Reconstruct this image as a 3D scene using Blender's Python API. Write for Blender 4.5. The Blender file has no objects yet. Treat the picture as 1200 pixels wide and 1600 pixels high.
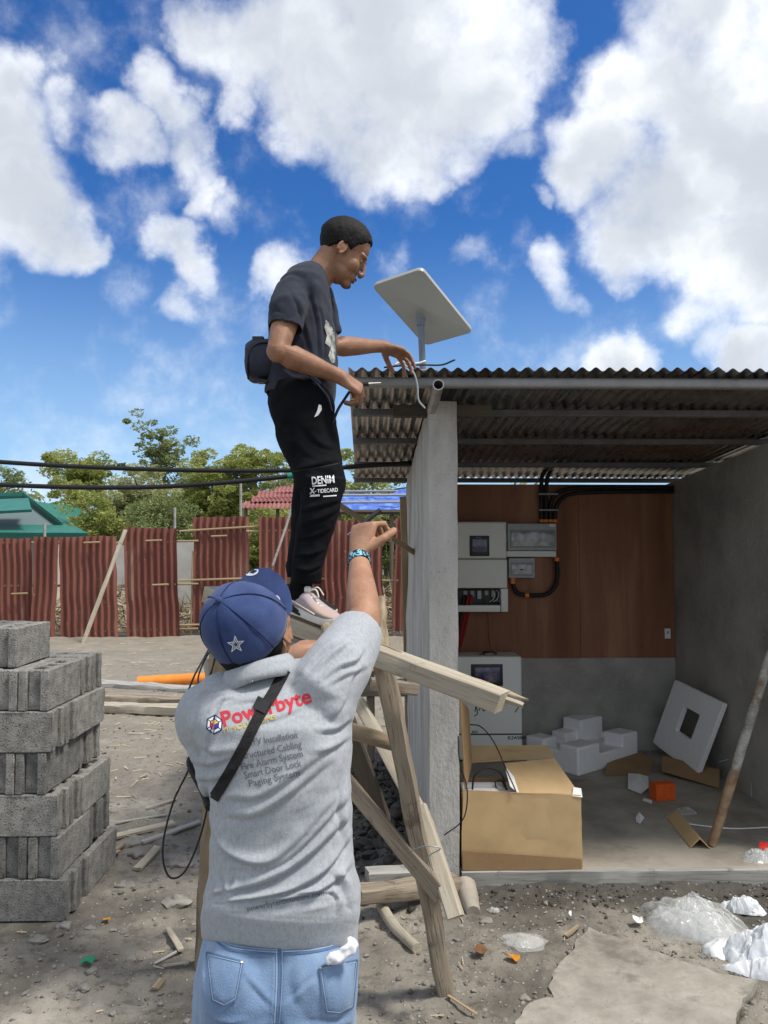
import bpy, bmesh, math, random
import numpy as np
from mathutils import Vector, Matrix, Euler
from mathutils.bvhtree import BVHTree
random.seed(7); RNG = np.random.default_rng(7)
SC = bpy.context.scene; COL = SC.collection
rad = math.radians

# ------------------------------------------------------------------ camera
CAM = Vector((0, 0, 1.65)); F = 1200.0
ROT = Euler((rad(93.3), 0, rad(-1.0))).to_matrix()
cd = bpy.data.cameras.new('camera'); cam = bpy.data.objects.new('camera', cd); COL.objects.link(cam)
cam.location = CAM; cam.rotation_euler = Euler((rad(93.3), 0, rad(-1.0)))
cd.sensor_fit = 'VERTICAL'; cd.sensor_height = 24; cd.lens = 18; cd.clip_start = .05; cd.clip_end = 2000
SC.camera = cam

def ray(px, py):
    return ROT @ Vector(((px - 600) / F, (800 - py) / F, -1))
def P(px, py, Y):                      # the place seen at (px,py) of the photograph that lies Y metres ahead
    d = ray(px, py); return CAM + d * (Y / d.y)
def PG(px, py, z=0.0):                 # the place on level ground of height z
    d = ray(px, py); return CAM + d * ((z - CAM.z) / d.z)
ROTI = ROT.transposed()
def to_px(v):
    q = ROTI @ (v - CAM); return 600 + F * q.x / -q.z, 800 - F * q.y / -q.z

# ------------------------------------------------------------------ world, sun, exposure
SUN_EL, SUN_AZ = 60, 112                # azimuth: degrees clockwise from straight ahead (+Y)
def sundir():
    e, a = rad(SUN_EL), rad(SUN_AZ)
    return Vector((math.cos(e) * math.sin(a), math.cos(e) * math.cos(a), math.sin(e)))
SUN_STRENGTH, SUN_ANGLE, SKY_STRENGTH = 2.0, 12, .08
SC.view_settings.view_transform = 'Standard'; SC.view_settings.look = 'None'
SC.view_settings.exposure = 1.12; SC.view_settings.gamma = 1; SC.view_settings.use_curve_mapping = False
SC.cycles.use_denoising = True
SC.cycles.max_bounces = 8; SC.cycles.transparent_max_bounces = 16

def N(nt, typ, ins=None, **kw):
    n = nt.nodes.new(typ)
    for k, v in kw.items(): setattr(n, k, v)
    for k, v in (ins or {}).items():
        s = n.inputs[k]
        if isinstance(v, bpy.types.NodeSocket): nt.links.new(v, s)
        else: s.default_value = v
    return n
def M(nt, op, a, b=None, c=None, clamp=False):
    n = nt.nodes.new('ShaderNodeMath'); n.operation = op; n.use_clamp = clamp
    for i, v in enumerate((a, b, c)):
        if v is None: continue
        if isinstance(v, bpy.types.NodeSocket): nt.links.new(v, n.inputs[i])
        else: n.inputs[i].default_value = v
    return n.outputs[0]
def MIX(nt, f, a, b, blend='MIX'):
    n = nt.nodes.new('ShaderNodeMix'); n.data_type = 'RGBA'; n.blend_type = blend
    for i, v in ((0, f), (6, a), (7, b)):
        if isinstance(v, bpy.types.NodeSocket): nt.links.new(v, n.inputs[i])
        elif i == 0: n.inputs[0].default_value = v
        else: n.inputs[i].default_value = (*v[:3], 1)
    return n.outputs[2]
def SMOOTH(nt, v, lo, hi, a=0., b=1.):
    n = nt.nodes.new('ShaderNodeMapRange'); n.interpolation_type = 'SMOOTHSTEP'
    nt.links.new(v, n.inputs[0])
    for i, x in enumerate((lo, hi, a, b)): n.inputs[i + 1].default_value = x
    return n.outputs[0]
def LIN(nt, v, lo, hi, a=0., b=1., clamp=True):
    n = nt.nodes.new('ShaderNodeMapRange'); n.clamp = clamp
    nt.links.new(v, n.inputs[0])
    for i, x in enumerate((lo, hi, a, b)): n.inputs[i + 1].default_value = x
    return n.outputs[0]

# clouds: (px, py, radius px, weight) read off the photograph as directions in the sky
CLOUDS = [(330,20,90,.9),(420,70,130,1),(520,110,160,1.1),(650,100,190,1.2),(790,50,130,1),(850,30,70,.9),(560,215,115,1),(655,265,85,.95),(690,312,42,.8),
 (760,160,95,1),(470,180,95,.95),(620,-100,270,1.2),(800,255,50,.55),(730,250,60,.75),
 (985,110,95,1),(1100,110,165,1.2),(1200,240,200,1.3),(955,240,95,1),(915,290,75,1),(1040,330,135,1.1),(1000,405,60,.85),(1150,390,120,1.1),(1195,460,70,.9),(1300,100,240,1.2),(1090,-20,150,1),(885,215,40,.5),(855,345,22,.6),
 (0,110,95,1),(-30,220,140,1.15),(50,310,95,1.05),(20,345,105,1.1),(105,355,65,.9),(95,165,46,.6),(-120,300,190,1.2),(145,195,36,.4),
 (225,105,56,.85),(190,190,56,.85),(250,150,62,.9),(265,205,66,.9),(345,160,46,.75),(290,268,34,.55),(302,310,40,.75),(265,378,62,.95),(298,415,56,.9),(280,480,46,.7),(345,335,36,.5),
 (437,425,45,.75),(868,440,50,.7),(845,425,28,.6),(935,562,58,.95),(985,575,40,.7),(1090,500,60,.62),(1130,540,50,.6),(1195,560,75,1),(735,432,36,.55),(620,420,40,.45),
 (360,695,110,.40),(470,660,60,.42),(40,695,90,.38),(190,462,60,.36),(330,470,80,.36),(280,612,80,.34),(540,665,50,.42)]
wd = bpy.data.worlds.new('World'); SC.world = wd; wd.use_nodes = True
nt = wd.node_tree; nt.nodes.clear()
geo = N(nt, 'ShaderNodeTexCoord').outputs['Generated']
sky = N(nt, 'ShaderNodeTexSky', sky_type='NISHITA', sun_disc=False, sun_elevation=rad(SUN_EL), sun_rotation=rad(SUN_AZ), ozone_density=3, air_density=1.0, dust_density=.6)
skyc = N(nt, 'ShaderNodeHueSaturation', {'Saturation': 1.25, 'Value': 1.0, 'Hue': .505, 'Color': sky.outputs[0]}).outputs[0]
skyc = MIX(nt, 1.0, skyc, (.43, .64, .81), 'MULTIPLY')
nz = N(nt, 'ShaderNodeTexNoise', {'Vector': geo, 'Scale': 5.5, 'Detail': 8., 'Roughness': .55})
wv = N(nt, 'ShaderNodeVectorMath', {0: nz.outputs['Color'], 1: (.5, .5, .5)}, operation='SUBTRACT').outputs[0]
wv = N(nt, 'ShaderNodeVectorMath', {0: wv, 3: .20}, operation='SCALE').outputs[0]
wdir = N(nt, 'ShaderNodeVectorMath', {0: geo, 1: wv}, operation='ADD').outputs[0]
wdir = N(nt, 'ShaderNodeVectorMath', {0: wdir}, operation='NORMALIZE').outputs[0]
dens = None
for (x, y, r, w) in CLOUDS:
    d = ray(x, y).normalized()
    th = r * 1.13 / F * (ray(x, y).normalized().dot(ray(600, 800).normalized())) ** 1.5
    dt = N(nt, 'ShaderNodeVectorMath', {0: wdir, 1: tuple(d)}, operation='DOT_PRODUCT').outputs['Value']
    v = LIN(nt, dt, math.cos(th), 1.0, 0, w)
    dens = v if dens is None else M(nt, 'SMOOTH_MAX', dens, v, .25)
# the rest of the sky: near full unseen cloud, thickened to light the shed inside, kept out of the part that the photograph shows
fd = ray(600, 380).normalized()
fv = N(nt, 'ShaderNodeVectorMath', {0: geo, 1: tuple(fd)}, operation='DOT_PRODUCT').outputs['Value']
outside = SMOOTH(nt, fv, math.cos(rad(52)), math.cos(rad(38)), 1, 0)
nb = N(nt, 'ShaderNodeTexNoise', {'Vector': wdir, 'Scale': 2.6, 'Detail': 4., 'Roughness': .5}).outputs[0]
gen = M(nt, 'MULTIPLY', LIN(nt, nb, .28, .54, 0, 1.15), outside)
dens = M(nt, 'MAXIMUM', dens, gen)
n2 = N(nt, 'ShaderNodeTexNoise', {'Vector': geo, 'Scale': 10., 'Detail': 10., 'Roughness': .6}).outputs[0]
n3 = N(nt, 'ShaderNodeTexNoise', {'Vector': wdir, 'Scale': 4.5, 'Detail': 6., 'Roughness': .55}).outputs[0]
dd = M(nt, 'ADD', dens, M(nt, 'MULTIPLY', M(nt, 'SUBTRACT', n2, .5), 1.45))
dd = M(nt, 'MULTIPLY', dd, SMOOTH(nt, dens, .0, .12))
cov = SMOOTH(nt, dd, .16, 1.02)
soff = N(nt, 'ShaderNodeVectorMath', {0: wdir, 1: (.035, -.02, .05)}, operation='ADD').outputs[0]
n4 = N(nt, 'ShaderNodeTexNoise', {'Vector': soff, 'Scale': 4.5, 'Detail': 6., 'Roughness': .55}).outputs[0]
relief = M(nt, 'MULTIPLY', M(nt, 'SUBTRACT', n4, n3), 2.0)
core = SMOOTH(nt, M(nt, 'ADD', M(nt, 'ADD', dens, relief), M(nt, 'MULTIPLY', M(nt, 'SUBTRACT', n3, .5), 1.5)), .35, 1.2)
cc = MIX(nt, core, (6.9, 7.05, 7.2), (3.75, 4.05, 4.5))
up = N(nt, 'ShaderNodeSeparateXYZ', {0: geo}).outputs[2]
# pale air near the horizon
skyc = MIX(nt, SMOOTH(nt, up, .0, .42, .72, 0), skyc, (3.1, 4.5, 6.0))
full = MIX(nt, cov, skyc, cc)
gnd = SMOOTH(nt, up, -.02, .0, 1, 0)
full = MIX(nt, gnd, full, (1.6, 1.55, 1.4))
bg = N(nt, 'ShaderNodeBackground', {'Color': full, 'Strength': SKY_STRENGTH})
N(nt, 'ShaderNodeOutputWorld', {'Surface': bg.outputs[0]})
ld = bpy.data.lights.new('sun', 'SUN'); ld.energy = SUN_STRENGTH; ld.angle = rad(SUN_ANGLE); ld.color = (1, .94, .85)
sun = bpy.data.objects.new('sun', ld); COL.objects.link(sun)
sun.rotation_euler = (-sundir()).to_track_quat('-Z', 'Y').to_euler(); sun.location = (4, 0, 9)

# ------------------------------------------------------------------ materials
def mat(name, cols, scale=6., rough=.8, bump=0., bscale=80., metal=0., detail=6., stretch=(1, 1, 1), spec=.3, pos=None,
        speck=None, dist=.004, trans=0., rvar=.0, sheen=0., alpha=None, spots=None, bdetail=4., grain=None):
    m = bpy.data.materials.new(name); m.use_nodes = True; t = m.node_tree; t.nodes.clear()
    co = N(t, 'ShaderNodeTexCoord').outputs['Object']
    mp = N(t, 'ShaderNodeMapping', {'Vector': co, 'Scale': stretch}).outputs[0]
    nz = N(t, 'ShaderNodeTexNoise', {'Vector': mp, 'Scale': scale, 'Detail': detail, 'Roughness': .62})
    rp = N(t, 'ShaderNodeValToRGB', {'Fac': nz.outputs[0]})
    el = rp.color_ramp.elements
    ps = pos or [.32 + .36 * i / max(1, len(cols) - 1) for i in range(len(cols))]
    while len(el) < len(cols): el.new(.5)
    for e, c, p in zip(el, cols, ps): e.position = p; e.color = (*c, 1)
    c = rp.outputs[0]
    if speck:                         # (colour, scale, threshold, amount)
        sn = N(t, 'ShaderNodeTexNoise', {'Vector': co, 'Scale': speck[1], 'Detail': 2.}).outputs[0]
        c = MIX(t, SMOOTH(t, sn, speck[2], speck[2] + .08, 0, speck[3]), c, speck[0])
    if spots:                         # larger blotches (colour, scale, threshold, amount)
        sn = N(t, 'ShaderNodeTexNoise', {'Vector': mp, 'Scale': spots[1], 'Detail': 6., 'Roughness': .65}).outputs[0]
        c = MIX(t, SMOOTH(t, sn, spots[2], spots[2] + .14, 0, spots[3]), c, spots[0])
    if grain:                         # fine lines along the length (colour, scale, amount)
        gm_ = N(t, 'ShaderNodeMapping', {'Vector': co, 'Scale': (.035, 1, 1)}).outputs[0]
        sn = N(t, 'ShaderNodeTexNoise', {'Vector': gm_, 'Scale': grain[1], 'Detail': 5., 'Roughness': .7}).outputs[0]
        c = MIX(t, SMOOTH(t, sn, .50, .66, 0, grain[2]), c, grain[0])
        k_ = N(t, 'ShaderNodeTexNoise', {'Vector': co, 'Scale': 9., 'Detail': 5., 'Roughness': .7}).outputs[0]
        c = MIX(t, SMOOTH(t, k_, .58, .72, 0, .55), c, tuple(x * .6 for x in grain[0]))
    b = N(t, 'ShaderNodeBsdfPrincipled', {'Base Color': c, 'Roughness': rough, 'Metallic': metal, 'Specular IOR Level': spec})
    if rvar: t.links.new(LIN(t, nz.outputs[0], .3, .7, rough - rvar, rough + rvar), b.inputs['Roughness'])
    if sheen: b.inputs['Sheen Weight'].default_value = sheen; b.inputs['Sheen Roughness'].default_value = .5
    if bump:
        bn = N(t, 'ShaderNodeTexNoise', {'Vector': mp, 'Scale': bscale, 'Detail': bdetail, 'Roughness': .6}).outputs[0]
        bp = N(t, 'ShaderNodeBump', {'Height': bn, 'Strength': bump, 'Distance': dist}).outputs[0]
        t.links.new(bp, b.inputs['Normal'])
    out = b.outputs[0]
    if trans:
        tr = N(t, 'ShaderNodeBsdfTranslucent', {'Color': c}).outputs[0]
        out = N(t, 'ShaderNodeMixShader', {0: trans, 1: out, 2: tr}).outputs[0]
    if alpha is not None:
        tp = N(t, 'ShaderNodeBsdfTransparent').outputs[0]
        out = N(t, 'ShaderNodeMixShader', {0: alpha, 1: tp, 2: out}).outputs[0]
    N(t, 'ShaderNodeOutputMaterial', {'Surface': out})
    return m
def flat(name, c, rough=.6, metal=0., spec=.3):
    return mat(name, [tuple(x * .93 for x in c), tuple(min(1, x * 1.07) for x in c)], 30, rough, 0, metal=metal, spec=spec)

MT = {}
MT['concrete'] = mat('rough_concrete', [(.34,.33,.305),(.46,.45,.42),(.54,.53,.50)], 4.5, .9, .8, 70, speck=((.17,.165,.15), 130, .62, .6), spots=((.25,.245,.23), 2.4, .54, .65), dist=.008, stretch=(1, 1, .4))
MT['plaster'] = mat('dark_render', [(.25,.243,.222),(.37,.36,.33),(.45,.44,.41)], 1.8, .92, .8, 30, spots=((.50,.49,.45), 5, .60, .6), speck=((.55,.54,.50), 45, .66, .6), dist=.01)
MT['slab'] = mat('dusty_slab', [(.24,.215,.175),(.36,.325,.27),(.44,.40,.335)], 2.6, .9, .4, 70, spots=((.12,.11,.1), 3, .56, .6))
MT['block'] = mat('cinder_block', [(.15,.15,.142),(.24,.238,.226),(.31,.306,.292)], 20, .95, 1.0, 130, speck=((.035,.035,.033), 120, .60, .9), dist=.012, spots=((.12,.12,.114), 3.5, .52, .6), bdetail=6.)
_bt = MT['block'].node_tree; _pb = [n for n in _bt.nodes if n.type == 'BSDF_PRINCIPLED'][0]; _lk = _pb.inputs['Base Color'].links[0].from_socket
_oi = N(_bt, 'ShaderNodeObjectInfo').outputs['Random']; _cm = N(_bt, 'ShaderNodeCombineColor', {0: LIN(_bt, _oi, 0, 1, .72, 1.3), 1: LIN(_bt, _oi, 0, 1, .72, 1.28), 2: LIN(_bt, _oi, 0, 1, .72, 1.24)}).outputs[0]
_bt.links.new(MIX(_bt, 1.0, _lk, _cm, 'MULTIPLY'), _pb.inputs['Base Color'])
MT['wood'] = mat('weathered_wood', [(.15,.12,.09),(.27,.225,.17),(.37,.32,.25)], 9, .85, .6, 60, stretch=(.09, 1, 1), spots=((.10,.08,.06), 5, .62, .7), grain=((.075,.058,.042), 120, .75))
MT['palewood'] = mat('pale_sawn_wood', [(.30,.265,.205),(.42,.375,.295),(.50,.455,.37)], 7, .8, .5, 70, stretch=(.08, 1, 1), spots=((.20,.16,.12), 4, .64, .6), grain=((.20,.165,.12), 120, .6))
MT['darkwood'] = mat('dark_wet_wood', [(.05,.04,.032),(.09,.075,.06),(.13,.11,.085)], 8, .85, .6, 60, stretch=(.1, 1, 1), grain=((.03,.025,.02), 120, .6))
MT['bark'] = mat('bark_wood', [(.16,.12,.08),(.27,.215,.14),(.36,.30,.21)], 12, .9, .9, 40, stretch=(.2, 1, 1), dist=.01, spots=((.07,.055,.04), 6, .58, .8))
MT['greywood'] = mat('grey_wood', [(.26,.255,.235),(.36,.35,.325),(.42,.41,.385)], 7, .85, .5, 60, stretch=(.08, 1, 1), spots=((.17,.16,.14), 4, .62, .6), grain=((.15,.14,.125), 120, .6))
MT['bamboo'] = mat('bamboo', [(.28,.21,.12),(.40,.31,.19)], 6, .6, .2, 40, stretch=(.2, 1, 1))
MT['galv'] = mat('galvanised_sheet', [(.20,.195,.18),(.31,.30,.28),(.42,.41,.385)], 5, .30, .15, 20, metal=.9, rvar=.08, spots=((.2,.18,.15), 6, .6, .5))
MT['galvtop'] = MT['galv']
MT['steel'] = mat('grey_steel', [(.24,.25,.255),(.34,.345,.35)], 8, .5, .1, 60, metal=.3, spots=((.12,.1,.08), 7, .62, .5))
MT['darksteel'] = mat('primed_steel', [(.10,.102,.105),(.16,.162,.165)], 8, .6, .1, 60, metal=.2)
MT['pipe'] = mat('galvanised_pipe', [(.30,.30,.29),(.44,.44,.43)], 10, .45, .2, 40, metal=.7, spots=((.22,.13,.07), 6, .57, .8))
MT['red_iron'] = mat('red_oxide_iron', [(.135,.046,.036),(.18,.066,.05),(.235,.096,.072)], 1.2, .75, .2, 50, stretch=(1.4, 1, .3), spots=((.30,.17,.13), 1.6, .56, .75), speck=((.38,.27,.22), 9, .68, .5))
MT['ply'] = mat('plywood', [(.185,.074,.038),(.265,.117,.062),(.33,.155,.085)], 4, .6, .15, 50, stretch=(1, 1, .12), spots=((.42,.24,.14), 2.0, .54, .45), speck=((.15,.06,.03), 30, .62, .35), detail=8)
MT['white_enamel'] = mat('white_enamel', [(.80,.82,.77),(.86,.88,.83)], 2, .35, 0, spec=.5)
MT['grey_plastic'] = flat('grey_plastic', (.42,.46,.48), .4, spec=.4)
MT['black_plastic'] = flat('black_plastic', (.018,.018,.02), .4, spec=.4)
MT['rubber'] = mat('black_rubber', [(.012,.012,.013),(.022,.022,.024)], 30, .5, .1, 200)
MT['glass_grey'] = mat('smoked_window_glare', [(.16,.18,.19),(.52,.56,.58)], 9, .12, 0, spec=.6, pos=[.42,.6])  # pale patches stand for reflections, painted into the window colour
MT['screen'] = mat('display_screen', [(.02,.03,.09),(.05,.06,.16),(.22,.17,.18)], 14, .12, 0, spec=.6)
MT['orange'] = mat('orange_pvc', [(.75,.22,.025),(.85,.29,.05)], 8, .4, 0, spec=.4, spots=((.5,.2,.06), 6, .62, .4))
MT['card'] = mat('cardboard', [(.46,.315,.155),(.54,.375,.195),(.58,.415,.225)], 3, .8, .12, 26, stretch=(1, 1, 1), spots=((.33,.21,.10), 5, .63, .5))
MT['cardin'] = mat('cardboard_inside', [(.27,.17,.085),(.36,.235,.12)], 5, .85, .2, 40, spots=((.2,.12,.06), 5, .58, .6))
MT['foam'] = mat('white_foam', [(.84,.85,.86),(.90,.91,.92)], 30, .85, .35, 220)
MT['paper'] = mat('white_paper', [(.72,.73,.72),(.80,.80,.79)], 20, .8, .2, 30)
MT['plastic_film'] = mat('clear_plastic_film', [(.70,.72,.71),(.84,.86,.85)], 22, .2, .35, 60, spec=.8, alpha=.24, dist=.004)
MT['white_bag'] = mat('white_plastic_bag', [(.74,.78,.82),(.85,.88,.90)], 10, .35, .3, 26, spec=.5, trans=.25, dist=.01)
MT['stone'] = mat('pale_stone', [(.17,.16,.145),(.28,.265,.24)], 18, .9, .5, 60)
MT['skin'] = mat('tan_skin', [(.29,.15,.088),(.37,.20,.122),(.43,.245,.155)], 16, .5, .35, 240, spec=.35, spots=((.25,.12,.07), 9, .6, .5))
MT['skin_dark'] = mat('brown_skin', [(.215,.105,.06),(.275,.14,.082),(.33,.178,.108)], 16, .5, .35, 240, spec=.4, spots=((.19,.088,.05), 9, .6, .5))
MT['hair'] = mat('black_hair', [(.005,.0045,.0045),(.012,.011,.010)], 200, .65, .6, 500, stretch=(1, 1, .25), spec=.2)
MT['shirt_grey'] = mat('heather_grey_cotton', [(.31,.33,.36),(.36,.385,.415),(.40,.425,.455)], 160, .95, .25, 420, stretch=(1, 1, .5), sheen=.12, speck=((.21,.23,.265), 330, .58, .35))
MT['shirt_dark'] = mat('charcoal_cotton', [(.019,.024,.038),(.03,.036,.054)], 14, .95, .3, 300, sheen=.05)
MT['pants_black'] = mat('black_cotton', [(.0045,.005,.0065),(.0085,.009,.011)], 9, .95, .3, 300, spec=.12)
MT['denim'] = mat('washed_denim', [(.12,.195,.345),(.185,.28,.435),(.29,.39,.54)], 4, .92, .4, 500, sheen=.15, stretch=(1, 1, .45), speck=((.30,.40,.55), 420, .55, .25), spots=((.33,.44,.60), 5, .56, .6))
MT['thread'] = flat('pale_thread', (.25,.33,.45), .9)
MT['denim_seam'] = flat('dark_denim', (.085,.15,.28), .9)
MT['cap_blue'] = mat('navy_twill', [(.021,.041,.13),(.036,.066,.185)], 26, .85, .3, 420, sheen=.15)
MT['white_thread'] = flat('white_thread', (.72,.74,.78), .7)
MT['black_web'] = mat('black_webbing', [(.010,.010,.011),(.02,.02,.021)], 90, .75, .5, 260)
# ------------------------------------------------------------------ objects
def tag(o, label=None, cat=None, group=None, kind=None):
    for k, v in (('label', label), ('category', cat), ('group', group), ('kind', kind)):
        if v: o[k] = v
    return o
def link(o): COL.objects.link(o); return o
def wpos(o):
    v = Vector(o.location)
    while o.parent: o = o.parent; v = v + Vector(o.location)
    return v
def thing(name, label, cat, loc, group=None, kind=None):
    o = bpy.data.objects.new(name, None); o.empty_display_size = .1; o.location = loc
    return tag(link(o), label, cat, group, kind)
def smooth(me, angle=None):
    me.polygons.foreach_set('use_smooth', [True] * len(me.polygons))
    if angle is not None:
        try: me.set_sharp_from_angle(angle=rad(angle))
        except Exception: pass
def put(name, src, m, parent=None, origin=None, sm=None):
    """link a bmesh / mesh whose vertices are in world space as one object, under its parent when given"""
    if isinstance(src, bmesh.types.BMesh):
        me = bpy.data.meshes.new(name); bmesh.ops.recalc_face_normals(src, faces=src.faces[:]); src.to_mesh(me); src.free()
    else: me = src
    me.materials.clear(); me.materials.append(m if not isinstance(m, str) else MT[m])
    o = bpy.data.objects.new(name, me); link(o)
    if parent is not None:
        off = wpos(parent); o.parent = parent
    else:
        off = Vector(origin) if origin is not None else Vector((0, 0, 0)); o.location = off
    me.transform(Matrix.Translation(-off))
    if sm is not None: smooth(me, None if sm is True else sm)
    return o
def put_local(name, me, m, mw, parent=None):
    """object with its own axes: mw is its world matrix"""
    me.materials.clear(); me.materials.append(m if not isinstance(m, str) else MT[m])
    o = bpy.data.objects.new(name, me); link(o)
    if parent is not None:
        o.parent = parent; o.matrix_local = Matrix.Translation(-wpos(parent)) @ mw
    else: o.matrix_world = mw
    return o
def NB(): return bmesh.new()
def box(bm, lo, hi, bev=0., mw=None, seg=1):
    lo, hi = Vector(lo), Vector(hi)
    vs = [bm.verts.new((x, y, z)) for x in (lo.x, hi.x) for y in (lo.y, hi.y) for z in (lo.z, hi.z)]
    fs = [bm.faces.new([vs[i] for i in q]) for q in ((0,1,3,2),(4,6,7,5),(0,4,5,1),(2,3,7,6),(0,2,6,4),(1,5,7,3))]
    if bev:
        r = bmesh.ops.bevel(bm, geom=list({e for f in fs for e in f.edges}), offset=bev, segments=seg, affect='EDGES', profile=.6)
        vs = list({v for f in r['faces'] for v in f.verts} | {v for v in vs if v.is_valid})
    if mw is not None:
        for v in vs: v.co = mw @ v.co
    return vs
def hexa(bm, c):                        # eight corners: four below, four above, in the same order
    vs = [bm.verts.new(p) for p in c]
    for q in ((3,2,1,0),(4,5,6,7),(0,1,5,4),(1,2,6,5),(2,3,7,6),(3,0,4,7)): bm.faces.new([vs[i] for i in q])
    return vs
def frame(t, up=Vector((0, 0, 1))):
    t = t.normalized(); u = up - t * up.dot(t)
    if u.length < 1e-3: u = Vector((1, 0, 0)) - t * t.x
    u.normalize(); return t.cross(u), u
def spline(pts, n):
    pts = [Vector(p) for p in pts]; out = []
    q = [pts[0] * 2 - pts[1]] + pts + [pts[-1] * 2 - pts[-2]]
    for i in range(1, len(q) - 2):
        a, b, c, d = q[i - 1:i + 3]
        for k in range(n):
            s = k / n; out.append(.5 * ((2 * b) + (c - a) * s + (2 * a - 5 * b + 4 * c - d) * s * s + (3 * b - a - 3 * c + d) * s ** 3))
    out.append(pts[-1]); return out
def tube(bm, pts, r, seg=8, caps=True):
    pts = [Vector(p) for p in pts]; n = len(pts)
    rs = r if isinstance(r, (list, tuple)) else [r] * n
    if len(rs) != n: rs = list(np.interp(np.linspace(0, 1, n), np.linspace(0, 1, len(rs)), rs))
    prev = None; rings = []
    for i, p in enumerate(pts):
        t = (pts[min(i + 1, n - 1)] - pts[max(i - 1, 0)]).normalized()
        if prev is None: a, b = frame(t)
        else:
            b = prev - t * prev.dot(t); b.normalize(); a = t.cross(b)
        prev = b
        rings.append([bm.verts.new(p + (a * math.cos(k * 2 * math.pi / seg) + b * math.sin(k * 2 * math.pi / seg)) * rs[i]) for k in range(seg)])
    for A, B in zip(rings, rings[1:]):
        for k in range(seg): bm.faces.new((A[k], A[(k + 1) % seg], B[(k + 1) % seg], B[k]))
    if caps: bm.faces.new(rings[0][::-1]); bm.faces.new(rings[-1])
def pipe_open(bm, p0, p1, ro, ri, seg=20):
    p0, p1 = Vector(p0), Vector(p1); a, b = frame(p1 - p0)
    R = []
    for (p, r) in ((p0, ri), (p0, ro), (p1, ro), (p1, ri)):
        R.append([bm.verts.new(p + (a * math.cos(k * 2 * math.pi / seg) + b * math.sin(k * 2 * math.pi / seg)) * r) for k in range(seg)])
    for i in range(4):
        A, B = R[i], R[(i + 1) % 4]
        for k in range(seg): bm.faces.new((A[k], A[(k + 1) % seg], B[(k + 1) % seg], B[k]))
def ball(bm, c, r, seg=16, mw=None):
    """ellipsoid; r a number or three radii; mw a 3x3 rotation"""
    r = (r, r, r) if not isinstance(r, (tuple, list, Vector)) else r
    vs = bmesh.ops.create_uvsphere(bm, u_segments=seg, v_segments=max(6, seg * 2 // 3), radius=1)['verts']
    c = Vector(c)
    for v in vs:
        q = Vector((v.co.x * r[0], v.co.y * r[1], v.co.z * r[2]))
        v.co = c + (mw @ q if mw is not None else q)
    return vs
def loft(bm, rings, seg=40, cap0=True, cap1=True):
    """rings: (centre, u, v, ru, rv, exponent)"""
    R = []
    for (c, u, v, ru, rv, e) in rings:
        row = []
        for k in range(seg):
            a = k * 2 * math.pi / seg; x, y = math.cos(a), math.sin(a)
            x = math.copysign(abs(x) ** (2 / e), x); y = math.copysign(abs(y) ** (2 / e), y)
            row.append(bm.verts.new(Vector(c) + u * (x * ru) + v * (y * rv)))
        R.append(row)
    for A, B in zip(R, R[1:]):
        for k in range(seg): bm.faces.new((A[k], A[(k + 1) % seg], B[(k + 1) % seg], B[k]))
    if cap0: bm.faces.new(R[0][::-1])
    if cap1: bm.faces.new(R[-1])
    return R
def sleeve(bm, pts, radii, seg=28, hollow=.04, wall=.010):
    """a cloth tube along pts that is open at its far end"""
    pts = [Vector(p) for p in pts]; n = len(pts); rings = []; prev = None
    for i, p in enumerate(pts):
        t = (pts[min(i + 1, n - 1)] - pts[max(i - 1, 0)]).normalized()
        if prev is None: a, b = frame(t)
        else: b = (prev - t * prev.dot(t)).normalized(); a = t.cross(b)
        prev = b; r = radii[i]; r = r if isinstance(r, tuple) else (r, r)
        rings.append((p, a, b, r[0], r[1], 2.))
    t = (pts[-1] - pts[-2]).normalized(); c, a, b, r0, r1, e = rings[-1]
    rings.append((c, a, b, r0 - wall, r1 - wall, e)); rings.append((c - t * hollow, a, b, r0 - wall, r1 - wall, e))
    loft(bm, rings, seg)
def chain(bm, pts, radii, seg=16):
    """flesh along joints: tapered tube with round joints"""
    tube(bm, pts, radii, seg)
    for p, r in zip(pts, radii): ball(bm, p, r * .998, 12)
def remesh(bm, vox, it=4, fac=.5):
    me = bpy.data.meshes.new('tmp'); bmesh.ops.recalc_face_normals(bm, faces=bm.faces[:]); bm.to_mesh(me); bm.free()
    o = bpy.data.objects.new('tmp', me); link(o)
    r = o.modifiers.new('r', 'REMESH'); r.mode = 'VOXEL'; r.voxel_size = vox; r.adaptivity = 0
    if it:
        s = o.modifiers.new('s', 'SMOOTH'); s.iterations = it; s.factor = fac
    dg = bpy.context.evaluated_depsgraph_get(); dg.update()
    out = bpy.data.meshes.new_from_object(o.evaluated_get(dg))
    bpy.data.objects.remove(o); bpy.data.meshes.remove(me)
    smooth(out); return out
def arr(me):
    a = np.empty(len(me.vertices) * 3, np.float32); me.vertices.foreach_get('co', a); return a.reshape(-1, 3).astype(float)
def nrm(me):
    a = np.empty(len(me.vertices) * 3, np.float32); me.vertex_normals.foreach_get('vector', a); return a.reshape(-1, 3).astype(float)
def setarr(me, a): me.vertices.foreach_set('co', a.astype(np.float32).ravel()); me.update()
def px_of(a):
    q = (a - np.array(CAM)) @ np.array(ROT); return 600 + F * q[:, 0] / -q[:, 2], 800 - F * q[:, 1] / -q[:, 2]
def mesh_np(name, v, f):
    me = bpy.data.meshes.new(name); v = np.asarray(v, np.float32); f = np.asarray(f, np.int32); k = f.shape[1]
    me.vertices.add(len(v)); me.vertices.foreach_set('co', v.ravel())
    me.loops.add(f.size); me.loops.foreach_set('vertex_index', f.ravel())
    me.polygons.add(len(f)); me.polygons.foreach_set('loop_start', np.arange(0, f.size, k, dtype=np.int32))
    me.update(calc_edges=True); me.validate(); return me
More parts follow.
